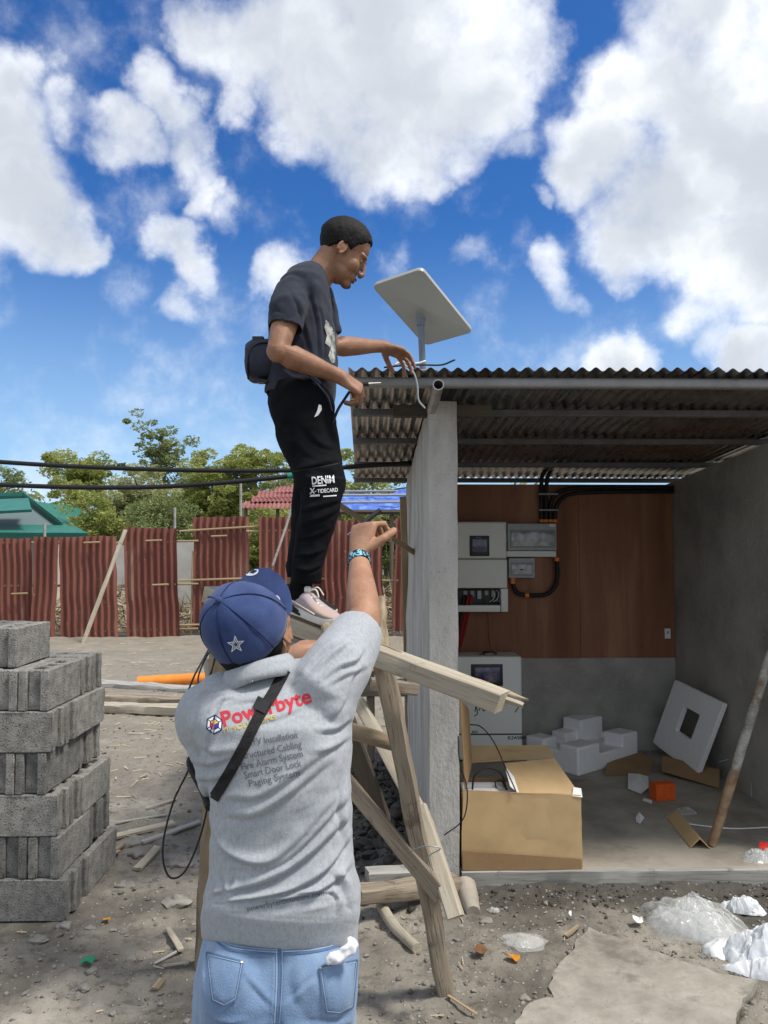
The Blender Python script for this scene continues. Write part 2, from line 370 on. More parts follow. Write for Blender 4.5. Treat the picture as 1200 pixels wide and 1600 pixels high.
# value noise on numpy arrays
def _h(ix, iy, iz, s):
    n = (ix * 374761393 + iy * 668265263 + iz * 2147483647 + s * 1274126177) & 0xffffffff
    n = ((n ^ (n >> 13)) * 1274126177) & 0xffffffff
    return ((n ^ (n >> 16)) & 0xffff) / 65535.
def vnoise(p, s=0):
    p = np.asarray(p, float); i = np.floor(p).astype(np.int64); f = p - i; f = f * f * (3 - 2 * f); r = 0
    for a in (0, 1):
        for b in (0, 1):
            for c in (0, 1):
                w = (f[:, 0] if a else 1 - f[:, 0]) * (f[:, 1] if b else 1 - f[:, 1]) * (f[:, 2] if c else 1 - f[:, 2])
                r = r + w * _h(i[:, 0] + a, i[:, 1] + b, i[:, 2] + c, s)
    return r - .5
def fbm(p, o=4, s=0):
    r = 0; a = 1.; p = np.asarray(p, float)
    for k in range(o): r = r + a * vnoise(p * 2 ** k + 17.3 * k, s + k); a *= .5
    return r
def rough_up(me, amp, scale, s=0, o=3):
    a = arr(me); n = nrm(me); a += n * (fbm(a * scale, o, s) * amp)[:, None]; setarr(me, a); return me
def timber(name, p0, p1, w, h, m, parent=None, up=(0, 0, 1), jag=.006, seg=None, s=None, roundness=.12, taper=1.):
    """a sawn length of wood from p0 to p1, w across and h deep, slightly uneven"""
    p0, p1 = Vector(p0), Vector(p1); L = (p1 - p0).length; a, u = frame(p1 - p0, Vector(up))
    k = seg or max(4, int(L / .06)); s = random.randrange(9999) if s is None else s
    c = min(w, h) * roundness; W, H = w / 2, h / 2
    prof = [(-W + c, -H), (W - c, -H), (W, -H + c), (W, H - c), (W - c, H), (-W + c, H), (-W, H - c), (-W, -H + c)]
    v = []
    for i in range(k + 1):
        sc = 1 + (taper - 1) * i / k
        v += [(L * i / k, y * sc, z * sc) for y, z in prof]
    v = np.array(v); v[:, 1] += fbm(v * np.array((5, 30, 30)), 3, s) * jag * 2; v[:, 2] += fbm(v * np.array((5, 30, 30)) + 9, 3, s + 5) * jag * 2
    v[:, 1] += np.sin(v[:, 0] / L * 3.1) * jag * .5 * (-1) ** s
    e = (v[:, 0] < 1e-6) | (v[:, 0] > L - 1e-6); v[e, 0] += fbm(v[e] * 40, 2, s) * jag * 2.5
    f = [(i * 8 + j, i * 8 + (j + 1) % 8, i * 8 + 8 + (j + 1) % 8, i * 8 + 8 + j) for i in range(k) for j in range(8)]
    bm = NB(); vs = [bm.verts.new(q) for q in v]
    for q in f: bm.faces.new([vs[i] for i in q])
    bm.faces.new(vs[:8][::-1]); bm.faces.new(vs[-8:])
    bmesh.ops.recalc_face_normals(bm, faces=bm.faces[:])
    me = bpy.data.meshes.new(name); bm.to_mesh(me); bm.free(); smooth(me, 35)
    mw = Matrix.Translation(p0) @ Matrix((( (p1 - p0).normalized()), a, u)).transposed().to_4x4()
    return put_local(name, me, m, mw, parent)
def log(name, p0, p1, r0, r1, m, parent=None, seg=12, k=None, bend=0., s=None, jag=.08):
    p0, p1 = Vector(p0), Vector(p1); L = (p1 - p0).length; a, u = frame(p1 - p0); k = k or max(5, int(L / .08)); s = random.randrange(9999) if s is None else s
    v = []
    for i in range(k + 1):
        r = r0 + (r1 - r0) * i / k
        for j in range(seg):
            an = j * 2 * math.pi / seg; v.append((L * i / k, math.cos(an) * r + bend * math.sin(math.pi * i / k), math.sin(an) * r))
    v = np.array(v); rr = 1 + fbm(np.c_[v[:, 0] * 6, v[:, 1] / r0, v[:, 2] / r0], 3, s) * jag * 2
    v[:, 1] = bend * np.sin(math.pi * v[:, 0] / L) + (v[:, 1] - bend * np.sin(math.pi * v[:, 0] / L)) * rr; v[:, 2] *= rr
    bm = NB(); vs = [bm.verts.new(q) for q in v]
    for i in range(k):
        for j in range(seg): bm.faces.new([vs[q] for q in (i * seg + j, i * seg + (j + 1) % seg, (i + 1) * seg + (j + 1) % seg, (i + 1) * seg + j)])
    bm.faces.new(vs[:seg][::-1]); bm.faces.new(vs[-seg:]); bmesh.ops.recalc_face_normals(bm, faces=bm.faces[:])
    me = bpy.data.meshes.new(name); bm.to_mesh(me); bm.free(); smooth(me, 50)
    mw = Matrix.Translation(p0) @ Matrix((((p1 - p0).normalized()), a, u)).transposed().to_4x4()
    return put_local(name, me, m, mw, parent)
def corr(o, u, v, n, width, length, pitch, amp, per=8, rows=6, th=.0016, wob=0., s=0):
    """corrugated sheet: waves across u, ridges along v"""
    o, u, v, n = (np.array(x, float) for x in (o, u, v, n)); k = max(2, int(round(width / pitch * per)))
    iu = np.linspace(0, width, k + 1); iv = np.linspace(0, length, rows + 1)
    U, V = np.meshgrid(iu, iv); w = np.cos(U / pitch * 2 * math.pi) * amp
    if wob:
        q = np.c_[U.ravel() * 2.2, V.ravel() * 1.7, np.full(U.size, s * 3.1)]
        w = w + (fbm(q, 2, s) * wob).reshape(U.shape)
        V = V + (fbm(np.c_[U.ravel() * 6, np.full(U.size, s), V.ravel() * 0], 2, s + 3) * wob * .8).reshape(U.shape) * (V / length)
        U = U + (fbm(np.c_[V.ravel() * 3, np.full(U.size, s), V.ravel() * 0], 2, s + 7) * wob * 1.1).reshape(U.shape)
    A = o + U[..., None] * u + V[..., None] * v + w[..., None] * n
    A = A.reshape(-1, 3); B = A - n * th; nv = len(A); c = k + 1
    q = np.array([(r * c + i, r * c + i + 1, (r + 1) * c + i + 1, (r + 1) * c + i) for r in range(rows) for i in range(k)])
    f = [q, q[:, ::-1] + nv]
    e = [(i, i + 1, nv + i + 1, nv + i) for i in range(k)] + [(rows * c + i + 1, rows * c + i, nv + rows * c + i, nv + rows * c + i + 1) for i in range(k)]
    e += [(r * c, nv + r * c, nv + (r + 1) * c, (r + 1) * c) for r in range(rows)] + [((r + 1) * c + k, nv + (r + 1) * c + k, nv + r * c + k, r * c + k) for r in range(rows)]
    me = mesh_np('sheet', np.r_[A, B], np.r_[f[0], f[1], np.array(e)]); smooth(me, 40); return me
def bvh(o):
    me = o.data; off = wpos(o)
    return BVHTree.FromPolygons([v.co + off for v in me.vertices], [p.vertices[:] for p in me.polygons])
def hit(t, px, py, off=.0):
    d = ray(px, py).normalized(); loc, n, i, ds = t.ray_cast(CAM, d)
    return None if loc is None else loc - d * off
def ribbon(t, line, width, off=.002, th=.0015, n=10):
    """cloth band that lies on a surface along points of the photograph; width in photo pixels"""
    pts = spline([(a, b, 0) for a, b in line], n); bm = NB(); rows = []
    for i, p in enumerate(pts):
        d = pts[min(i + 1, len(pts) - 1)] - pts[max(i - 1, 0)]; d.z = 0; d.normalize(); nn = Vector((-d.y, d.x, 0))
        row = []
        m = 2 if width < 8 else 6
        for k in range(m + 1):
            q = p + nn * width * (k / m - .5); h = hit(t, q.x, q.y, off)
            row.append(h)
        if all(x is not None for x in row): rows.append(row)
    V = [[(bm.verts.new(x), bm.verts.new(x + ray(600, 800).normalized() * th)) for x in r] for r in rows]
    for A, B in zip(V, V[1:]):
        for k in range(len(A) - 1):
            bm.faces.new((A[k][0], A[k + 1][0], B[k + 1][0], B[k][0]))
    for A, B in zip(V, V[1:]):
        for k in (0, len(A) - 1): bm.faces.new((A[k][0], B[k][0], B[k][1], A[k][1]))
    return bm
def decal_poly(t, polys, off=.0015, maxlen=4.):
    """flat print on a surface: polygons in photo pixels, cut fine and laid on it"""
    bm = NB()
    for pl in polys:
        vs = [bm.verts.new((x, y, 0)) for x, y in pl]; bm.faces.new(vs)
    return lay(t, bm, off, maxlen)
def lay(t, bm, off, maxlen):
    bmesh.ops.triangulate(bm, faces=bm.faces[:])
    for _ in range(5):
        es = [e for e in bm.edges if e.calc_length() > maxlen]
        if not es: break
        bmesh.ops.subdivide_edges(bm, edges=es, cuts=1); bmesh.ops.triangulate(bm, faces=[f for f in bm.faces if len(f.verts) > 3])
    dead = []
    for v in bm.verts:
        h = hit(t, v.co.x, v.co.y, off)
        if h is None: dead.append(v)
        else: v.co = h
    bmesh.ops.delete(bm, geom=dead, context='VERTS'); return bm
def glyphs(s, size, align='LEFT', bold=0., shear=0., space=1.):
    """letters as a mesh in local x, y"""
    c = bpy.data.curves.new('t', 'FONT'); c.body = s; c.size = size; c.align_x = align; c.offset = bold; c.shear = shear; c.space_character = space; c.resolution_u = 3
    o = bpy.data.objects.new('t', c); link(o); dg = bpy.context.evaluated_depsgraph_get(); dg.update()
    me = bpy.data.meshes.new_from_object(o.evaluated_get(dg)); bpy.data.objects.remove(o); return me
def text_on(t, s, x, y, size, ang=0., off=.0016, align='LEFT', bold=0., shear=0., xs=1., maxlen=5.):
    """print s on a surface: baseline start (x, y) and cap size in photo pixels, ang degrees upward"""
    me = glyphs(s, 1., align, bold, shear); bm = NB(); bm.from_mesh(me); bpy.data.meshes.remove(me)
    ca, sa = math.cos(rad(ang)), math.sin(rad(ang))
    for v in bm.verts:
        a, b = v.co.x * size * xs, v.co.y * size
        v.co = (x + a * ca - b * sa, y - a * sa - b * ca, 0)
    return lay(t, bm, off, maxlen)
def text_flat(s, p, ux, uy, size, align='LEFT', bold=0., th=.0):
    me = glyphs(s, size, align, bold); bm = NB(); bm.from_mesh(me); bpy.data.meshes.remove(me)
    for v in bm.verts: v.co = Vector(p) + Vector(ux) * v.co.x + Vector(uy) * v.co.y
    return bm
# ================================================================== the ground
def spaced(lo, hi, a, b, st, g):
    mid = list(np.arange(a, b, st)); L, R = [], []; s = st; x = a
    while x > lo: s *= g; x -= s; L.append(x)
    s = st; x = mid[-1]
    while x < hi: s *= g; x += s; R.append(x)
    return np.array(L[::-1] + mid + R)
gx = spaced(-500, 500, -2.2, 3.0, .022, 1.03); gy = spaced(-60, 900, 2.2, 6.0, .022, 1.022)
GX, GY = np.meshgrid(gx, gy)
HUT_X0 = P(671, 1000, 3.85).x; HUT_X1 = P(716, 1000, 3.85).x; RW = P(1055, 1000, 6.2).x
MOUND = PG(600, 1290)
def sstep(x, a, b): t = np.clip((x - a) / (b - a), 0, 1); return t * t * (3 - 2 * t)
SLAB = [PG(a_, b_, .03) for a_, b_ in [(921, 1451), (1000, 1478), (1080, 1505), (1183, 1536), (1166, 1560), (1148, 1600), (1125, 1660), (800, 1660), (806, 1598), (838, 1562), (868, 1556), (858, 1540), (868, 1515), (884, 1498), (902, 1470)]]
def in_slab(x, y):
    r = np.zeros(x.shape, bool); n = len(SLAB)
    for i in range(n):
        a_, b_ = SLAB[i], SLAB[(i + 1) % n]
        k = (a_.y > y) != (b_.y > y); r ^= k & (x < (b_.x - a_.x) * (y - a_.y) / (b_.y - a_.y + 1e-12) + a_.x)
    return r.astype(float)
def ground_h(x, y):
    x = np.asarray(x, float); y = np.asarray(y, float); sh = x.shape; x = x.ravel(); y = y.ravel()
    z0 = np.zeros_like(x); q = np.c_[x, y, z0]
    near = 1 - sstep(np.hypot(x, y - 4), 16, 30)
    h = fbm(q * .9, 3, 1) * .05 + fbm(q * 4, 3, 5) * .022 * near + np.abs(fbm(q * 11, 3, 9)) * .030 * near + fbm(q * 30, 3, 12) * .012 * near
    m = np.exp(-(((x - MOUND.x) / .34) ** 2 + ((y - MOUND.y - .25) / .75) ** 2)); h += m * (.17 + fbm(q * 9, 3, 31) * .12)
    h += np.exp(-(((y - 3.95) / .12) ** 2)) * sstep(x, HUT_X1 - .1, HUT_X1 + .2) * .03 * (1 + fbm(q * 8, 2, 33))
    ins = sstep(x, HUT_X0 - .02, HUT_X0 + .05) * sstep(y, 3.90, 3.98) * (1 - sstep(y, 6.3, 6.4)) * (1 - sstep(x, RW + .1, RW + .2))
    h = h * (1 - ins) - .03 * ins
    st = sstep(x, -2.3, -2.2) * (1 - sstep(x, -1.5, -1.4)) * sstep(y, 3.45, 3.55) * (1 - sstep(y, 4.3, 4.4))
    h = h * (1 - st) - .006 * st
    h = h + sstep(y, 9, 15) * .1 * near
    h = h - .035 * in_slab(x, y)
    return h.reshape(sh)
GZ = ground_h(GX, GY)
nx_, ny_ = len(gx), len(gy)
idx = np.arange(nx_ * ny_).reshape(ny_, nx_)
gf = np.stack([idx[:-1, :-1], idx[:-1, 1:], idx[1:, 1:], idx[1:, :-1]], -1).reshape(-1, 4)
gm = mesh_np('ground', np.stack([GX, GY, GZ], -1).reshape(-1, 3), gf); smooth(gm)
q = np.c_[GX.ravel(), GY.ravel(), np.zeros(GX.size)]
mud = np.exp(-(((GX.ravel() - MOUND.x - .1) / .75) ** 2 + ((GY.ravel() - MOUND.y - .1) / 1.0) ** 2)) * 1.15
mud = np.maximum(mud, np.exp(-(((GY.ravel() - 3.8) / .36) ** 2)) * sstep(GX.ravel(), HUT_X1 - .2, HUT_X1 + .1) * .95)
mud = np.clip(mud + fbm(q * 2.2, 4, 40) * .9 + .12, 0, 1) * (1 - sstep(GY.ravel(), 5.5, 9))
sand = sstep(GY.ravel() + fbm(q * .8, 3, 45) * 4, 4.6, 9)
for nm, d in (('mud', mud), ('sand', sand)):
    at = gm.attributes.new(nm, 'FLOAT', 'POINT'); at.data.foreach_set('value', d.astype(np.float32))
def ground_mat():
    m = bpy.data.materials.new('earth'); m.use_nodes = True; t = m.node_tree; t.nodes.clear()
    co = N(t, 'ShaderNodeTexCoord').outputs['Object']
    def noise(s, d=6., r=.62): return N(t, 'ShaderNodeTexNoise', {'Vector': co, 'Scale': s, 'Detail': d, 'Roughness': r}).outputs[0]
    mudv = N(t, 'ShaderNodeAttribute', attribute_name='mud').outputs['Fac']; sandv = N(t, 'ShaderNodeAttribute', attribute_name='sand').outputs['Fac']
    rp = N(t, 'ShaderNodeValToRGB', {'Fac': noise(2.2, 9.)}); el = rp.color_ramp.elements
    el[0].position = .33; el[0].color = (.12, .109, .092, 1); el[1].position = .66; el[1].color = (.31, .285, .242, 1)
    e = el.new(.5); e.color = (.205, .187, .158, 1)
    c = rp.outputs[0]
    c = MIX(t, SMOOTH(t, noise(16, 6.), .50, .66, 0, .7), c, (.10, .092, .08))
    c = MIX(t, SMOOTH(t, noise(1.3, 7.), .52, .66, 0, .8), c, (.37, .345, .30))
    c = MIX(t, M(t, 'MULTIPLY', sandv, .8), c, MIX(t, noise(5, 8.), (.15, .133, .108), (.34, .307, .252)))
    c = MIX(t, SMOOTH(t, mudv, .15, .8, 0, .88), c, MIX(t, noise(9, 6.), (.028, .026, .023), (.10, .092, .08)))
    vo = N(t, 'ShaderNodeTexVoronoi', {'Vector': co, 'Scale': 46.}); vd = vo.outputs['Distance']
    pick = N(t, 'ShaderNodeSeparateColor', {0: vo.outputs['Color']}).outputs[0]
    peb = M(t, 'MULTIPLY', SMOOTH(t, vd, .22, .34, 1, 0), SMOOTH(t, pick, .72, .76))
    c = MIX(t, M(t, 'MULTIPLY', peb, .7), c, MIX(t, pick, (.2, .19, .175), (.42, .4, .36)))
    c = MIX(t, SMOOTH(t, noise(90, 3.), .6, .7, 0, .45), c, (.09, .08, .07))
    h = M(t, 'ADD', M(t, 'MULTIPLY', noise(30, 8., .7), .6), M(t, 'MULTIPLY', peb, .35))
    bp = N(t, 'ShaderNodeBump', {'Height': h, 'Strength': .9, 'Distance': .02}).outputs[0]
    b = N(t, 'ShaderNodeBsdfPrincipled', {'Base Color': c, 'Normal': bp, 'Specular IOR Level': .25})
    t.links.new(LIN(t, mudv, .2, .9, .95, .6), b.inputs['Roughness'])
    N(t, 'ShaderNodeOutputMaterial', {'Surface': b.outputs[0]}); return m
MT['earth'] = ground_mat()
tag(put('ground', gm, 'earth'), kind='structure')
def G(px, py):                        # a place on the uneven ground
    z = 0.
    for _ in range(4):
        p = PG(px, py, z); z = float(ground_h(np.array([p.x]), np.array([p.y]))[0])
    return PG(px, py, z)
def gz(x, y): return float(ground_h(np.array([x]), np.array([y]))[0])

# ================================================================== the shed
YF, YB = 3.85, 6.2
shed = thing('shed', 'small open fronted concrete shed with corrugated iron roof and power equipment inside', 'shed', (HUT_X0, YF, 0))
def roofz(y): return 2.500 - .069 * (y - 3.6)         # underside of the purlins' tops (where the sheets lie)
bm = NB(); t0, t1 = 2.434, roofz(6.35) - .066
hexa(bm, [(HUT_X0, YF, -.05), (HUT_X1, YF, -.05), (HUT_X1, 6.35, -.05), (HUT_X0, 6.35, -.05), (HUT_X0, YF, t0), (HUT_X1, YF, t0), (HUT_X1, 6.35, t1), (HUT_X0, 6.35, t1)])
bmesh.ops.subdivide_edges(bm, edges=bm.edges[:], cuts=22, use_grid_fill=True)
for f in bm.faces: f.smooth = True
me = bpy.data.meshes.new('side_wall'); bm.to_mesh(me); bm.free(); rough_up(me, .012, 9, 3)
put('side_wall', me, 'concrete', shed, sm=40)['label'] = 'pale plastered side wall ending in the front pillar face'
RX0, RX1 = RW, RW + .12
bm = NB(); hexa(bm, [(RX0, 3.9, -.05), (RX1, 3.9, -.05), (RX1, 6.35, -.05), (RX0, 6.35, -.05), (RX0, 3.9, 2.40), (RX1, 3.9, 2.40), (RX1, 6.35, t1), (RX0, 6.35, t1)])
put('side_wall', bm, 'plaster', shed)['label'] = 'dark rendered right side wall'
bm = NB(); box(bm, (HUT_X1 + .002, YB, -.05), (RX0 - .002, YB + .14, P(900, 757, YB).z)); put('back_wall', bm, 'plaster', shed)
bm = NB(); box(bm, (HUT_X1 + .002, YF + .052, -.04), (RX0 - .002, YB - .002, .10)); put('floor_slab', bm, 'slab', shed)
timber('sill_board', (HUT_X1 + .01, YF + .024, .066), (RX0 + .25, YF + .024, .066), .046, .082, 'greywood', shed, jag=.003)
# plywood lining on the back wall
pb = P(900, 1028, YB - .012).z; pt = P(900, 757, YB).z - .004
bm = NB(); box(bm, (HUT_X1 + .006, YB - .014, pb), (P(905, 900, YB).x - .0015, YB - .002, pt)); put('plywood_panel', bm, 'ply', shed)
bm = NB(); box(bm, (P(905, 900, YB).x + .0015, YB - .014, pb + .002), (RX0 - .006, YB - .002, pt)); put('plywood_panel', bm, 'ply', shed)
# roof: purlins across, one rafter pipe along the left wall, four corrugated sheets
RXL = P(548, 590, 3.6).x; RXR = RX1 + .35
roof = bpy.data.objects.new('roof', None); link(roof); roof.parent = shed
PUR = (3.62, 4.2, 4.92, 5.72, 6.42)
for i, y in enumerate(PUR):
    z = roofz(y); bm = NB()
    if i == 0: box(bm, (RXL + .005, y - .03, z - .046), (RXR, y + .026, z), .014, seg=3)
    else: box(bm, (RXL + .005 - (i * .012), y - .025, z - .036), (RXR, y + .025, z), .004)
    put('purlin', bm, 'steel' if i == 0 else 'darksteel', roof, sm=40)
px0 = P(685, 601, 3.5)
bm = NB(); pipe_open(bm, (px0.x, 3.50, px0.z), P(675, 640, 3.86), .026, .022); put('rafter_pipe', bm, 'pipe', roof, sm=40)
bm = NB(); tube(bm, [(HUT_X0 + .06, 3.9, roofz(3.9) - .078), (HUT_X0 + .06, 6.4, roofz(6.4) - .078)], .026, 14); put('rafter_pipe', bm, 'darksteel', roof, sm=40)
bm = NB(); box(bm, (P(615, 608, 3.9).x, 3.95, roofz(3.95) - .10), (P(770, 608, 3.9).x, 4.0, roofz(3.95) - .04)); put('purlin_splice', bm, 'darkwood', roof)
vv = Vector((-.022, 2.46, roofz(6.0) - roofz(3.54))).normalized(); uu = Vector((1, 0, 0)); nn = uu.cross(vv).normalized()
shw = .93; x = RXL - .01; i = 0
while x < RXR:
    me = corr((x, 3.53 - .004 * i, roofz(3.53) + .016 + .0035 * (i % 2)), uu, vv, nn, shw, 2.98, .064, .0098, 10, 10, .0012, .004, i)
    put('roof_sheet', me, 'galv', roof); x += .837; i += 1
# loose nails / sealant rim where the wall meets the roof are left to the material

# ================================================================== dish on the roof
dsh = thing('satellite_dish', 'flat white rectangular satellite internet dish on a short grey mast on the roof', 'satellite dish', P(660, 575, 3.72))
c4 = [P(577, 446, 3.76), P(660, 418, 3.62), P(739, 517, 3.94), P(668, 537, 4.10)]
cen = sum(c4, Vector()) / 4; ea = ((c4[1] - c4[0]) + (c4[2] - c4[3])) / 2; eb = ((c4[3] - c4[0]) + (c4[2] - c4[1])) / 2
la, lb = ea.length, eb.length; ea.normalize(); eb = (eb - ea * eb.dot(ea) * .2).normalized(); en = ea.cross(eb).normalized()
if en.z < 0: en = -en
def rrect(bm, c, a, b, n, ha, hb, r, th, cr=6):
    """rounded slab with softened rim"""
    pts = []
    for (sx, sy, a0) in ((1, 1, 0), (-1, 1, 90), (-1, -1, 180), (1, -1, 270)):
        for k in range(cr + 1):
            an = rad(a0 + 90 * k / cr); pts.append(((ha - r) * sx + r * math.cos(an), (hb - r) * sy + r * math.sin(an)))
    R = []
    for (z, ins) in ((-th / 2, .006), (-th / 2 + .004, 0), (th / 2 - .004, 0), (th / 2, .004)):
        R.append([bm.verts.new(c + a * (x * (1 - ins / ha)) + b * (y * (1 - ins / hb)) + n * z) for x, y in pts])
    k = len(pts)
    for A, B in zip(R, R[1:]):
        for j in range(k): bm.faces.new((A[j], A[(j + 1) % k], B[(j + 1) % k], B[j]))
    bm.faces.new(R[0][::-1]); bm.faces.new(R[-1])
bm = NB(); rrect(bm, cen, ea, eb, en, la / 2, lb / 2, .03, .026)
MT['dish'] = mat('dish_shell', [(.36,.375,.36),(.43,.44,.42)], 3, .42, 0, spec=.45)
put('dish_panel', bm, 'dish', dsh, sm=35)
mt = P(657, 506, 3.86); mb = P(660, 573, 3.86); mb.x = mt.x + .012
bm = NB(); tube(bm, [mb - Vector((0, 0, .03)), mt + Vector((0, 0, .035))], .0165, 18)
MT['mast'] = flat('mast_grey', (.16, .185, .22), .45, metal=.3); put('mast', bm, 'mast', dsh, sm=40)
bm = NB(); tube(bm, [mt + Vector((0, 0, -.01)), mt + Vector((0, 0, .03))], [.020, .026], 18); put('mast_socket', bm, 'mast', dsh, sm=40)
bm = NB(); box(bm, mb - Vector((.07, .05, .034)), mb + Vector((.07, .05, -.024)), .003); put('foot_plate', bm, 'steel', dsh)

# ================================================================== trees and houses beyond the fence
def leaf_mat(name, a, b, c):
    return mat(name, [a, b, c], .9, .6, 0, trans=.45, spec=.3, detail=4, speck=(tuple(x * 1.5 for x in c), 2.3, .6, .5))
LEAF = [leaf_mat('leaf_yellow_green', (.21,.255,.06), (.34,.38,.11), (.47,.49,.19)), leaf_mat('leaf_mid_green', (.13,.175,.06), (.22,.27,.10), (.33,.365,.17)), leaf_mat('leaf_pale_green', (.28,.31,.13), (.40,.42,.20), (.51,.52,.30))]
def tree(kind, label, px, base_y, Y, top_py, wid_px, m, seed, n=5200, gap=.45, leaf=.10, low=.12, spread=1.):
    r = np.random.default_rng(seed); b = P(px, base_y, Y); b.z = 0; H = P(px, top_py, Y).z * 1.1; W = wid_px / F * Y / 2
    t = thing(kind, label, 'tree', b, 'trees beyond the fence')
    trunk = NB(); tips = []
    lean = Vector((r.normal(0, .06), r.normal(0, .06), 1))
    pts = [b + Vector((lean.x * H * s + .12 * math.sin(s * 5 + seed), lean.y * H * s, H * .8 * s - .1 * (s == 0))) for s in np.linspace(0, 1, 7)]
    tube(trunk, pts, [.16, .14, .12, .1, .075, .05, .02], 7)
    for k in range(15):
        s = r.uniform(low + .05, .98); p0 = pts[int(s * 6)].lerp(pts[min(6, int(s * 6) + 1)], s * 6 % 1)
        a = r.uniform(0, 6.28); L = W * r.uniform(.45, 1.) * (1.15 - .55 * s)
        p1 = p0 + Vector((math.cos(a) * L, math.sin(a) * L * .8, L * r.uniform(.25, .8)))
        mid = p0.lerp(p1, .5) + Vector((0, 0, .08 * L)); tube(trunk, [p0, mid, p1], [.055, .035, .012], 5)
        tips += [p1, mid.lerp(p1, .4), p0.lerp(mid, .8)]
    tips += [pts[-1], pts[-2]]
    put('trunk', trunk, 'bark_far', t)
    cl = []
    for p in tips:
        for _ in range(3): cl.append(np.array(p) + np.clip(r.normal(0, .22, 3), -.34, .34) * W * spread * np.array((1, 1, .75)))
    cl = np.array(cl); cl = cl[cl[:, 2] > H * low]; cl[:, 2] = np.minimum(cl[:, 2], H * 1.0)
    cr = r.uniform(.12, .30, len(cl)) * W * (1 - gap * .5)
    which = r.integers(0, len(cl), n); d = r.normal(0, 1, (n, 3)); d /= np.linalg.norm(d, axis=1)[:, None]
    c = cl[which] + d * (cr[which] * r.uniform(.3, 1, n) ** .5)[:, None] * np.array((1.15, 1.15, .7))
    leaves(c, leaf, r, m, t, 'crown')
def leaves(c, size, r, m, parent, name, flatz=.6, origin=None):
    n = len(c); a = r.normal(0, 1, (n, 3)); a[:, 2] *= flatz; a /= np.linalg.norm(a, axis=1)[:, None]
    b = np.cross(a, r.normal(0, 1, (n, 3))); b /= np.linalg.norm(b, axis=1)[:, None]
    s = size * r.uniform(.6, 1.4, n)[:, None]; a = a * s; b = b * s * .45
    v = np.stack([c - a, c - b * .9 + a * .1, c + a, c + b * .9 + a * .1], 1).reshape(-1, 3)
    me = mesh_np(name, v, np.arange(4 * n).reshape(n, 4)); return put(name, me, m, parent, origin)
MT['bark_far'] = flat('grey_bark', (.16, .135, .105), .9)
TREES = [
 ('mangrove_tree','bushy green tree at the photo edge, standing behind the green roofed house',  -10, 870, 27, 722, 150, 1, 11, 4200, .4, .10),
 ('mangrove_tree','broad yellow green tree just right of the green roofed house',                  118, 870, 28, 706, 150, 0, 12, 6000, .4, .10),
 ('tall_tree','tall sparse dark tree whose open crown rises highest above all the others',          245, 870, 30, 665, 150, 1, 13, 3200, .8, .10),
 ('mangrove_tree','pale feathery tree in front of the tall sparse one',                             215, 870, 25, 745, 150, 2, 14, 5200, .4, .09),
 ('mangrove_tree','yellow green tree with rounded top beside the tall sparse one',                  330, 870, 27, 700, 170, 0, 15, 7000, .35, .10),
 ('mangrove_tree','pale tree left of the standing worker, behind the red roofed shelter',           400, 870, 26, 682, 140, 0, 16, 6000, .35, .09),
 ('mangrove_tree','light green tree directly behind the standing worker and the pole',              465, 870, 29, 676, 140, 2, 17, 5500, .35, .10),
 ('mangrove_tree','shaded tree showing under the roof edge beside the pillar',                      590, 870, 26, 715, 190, 0, 18, 6500, .35, .10),
 ('shrub_tree','low dark green tree filling the gap above the middle fence sheets',                 285, 870, 22, 790, 190, 1, 19, 5200, .2, .08),
 ('shrub_tree','low bright green tree just above the fence right of the worker',                     610, 870, 20, 790, 150, 1, 21, 4200, .2, .08),
 ('shrub_tree','low leafy tree behind the leaning prop pole',                                       160, 870, 23, 790, 130, 0, 22, 4200, .2, .08),
 ('shrub_tree','low pale green tree below the red roofed shelter',                                  420, 870, 21, 795, 150, 0, 23, 4200, .2, .08)]
for (k, l, px, by, Y, tp, w, m, s, n, g, lf) in TREES: tree(k, l, px, by, Y, tp, w, LEAF[m], s, int(n * 4.0), g, lf * .62)
# the far wood behind the shed and round about, one mass
r = np.random.default_rng(5)
c = []
for k in range(900):
    a = r.uniform(-1.25, 1.25); R = r.uniform(40, 60); c.append(np.array((math.sin(a) * R, math.cos(a) * R, r.uniform(.4, 4.6))) + np.clip(r.normal(0, .9, (75, 3)), -1.3, 1.3))
o = leaves(np.concatenate(c), .22, r, LEAF[1], None, 'far_wood'); tag(o, 'distant green wood behind the whole yard', 'wood', kind='stuff')

# green roofed house on the left
MT['green_roof'] = mat('green_metal_roof', [(.02,.135,.105),(.032,.18,.145)], 3, .45, 0, spots=((.07,.26,.22), 2, .55, .4))
MT['green_dark'] = flat('dark_green_paint', (.012,.085,.065), .5)
MT['house_wall'] = flat('pale_house_wall', (.55,.54,.50), .85)
MT['dark_pane'] = flat('dark_window', (.02,.025,.03), .2)
MT['slate'] = flat('slate_metal_roof', (.14,.19,.20), .5)
hy = 21.0
def HP(px, py, y=hy): return P(px, py, y)
hs = thing('house', 'house with green metal gable roofs beyond the fence', 'house', (HP(0, 830).x, hy, 0))
def slab4(pts, th, m, name, par, sm=None):
    bm = NB(); a = [Vector(p) for p in pts]; n = (a[1] - a[0]).cross(a[3] - a[0]).normalized()
    hexa(bm, a + [p + n * th for p in a]); return put(name, bm, m, par)
bm = NB(); box(bm, (HP(-190, 800).x, hy + .6, 0), (HP(78, 800).x, hy + 6, HP(0, 822).z)); put('wall', bm, 'house_wall', hs)
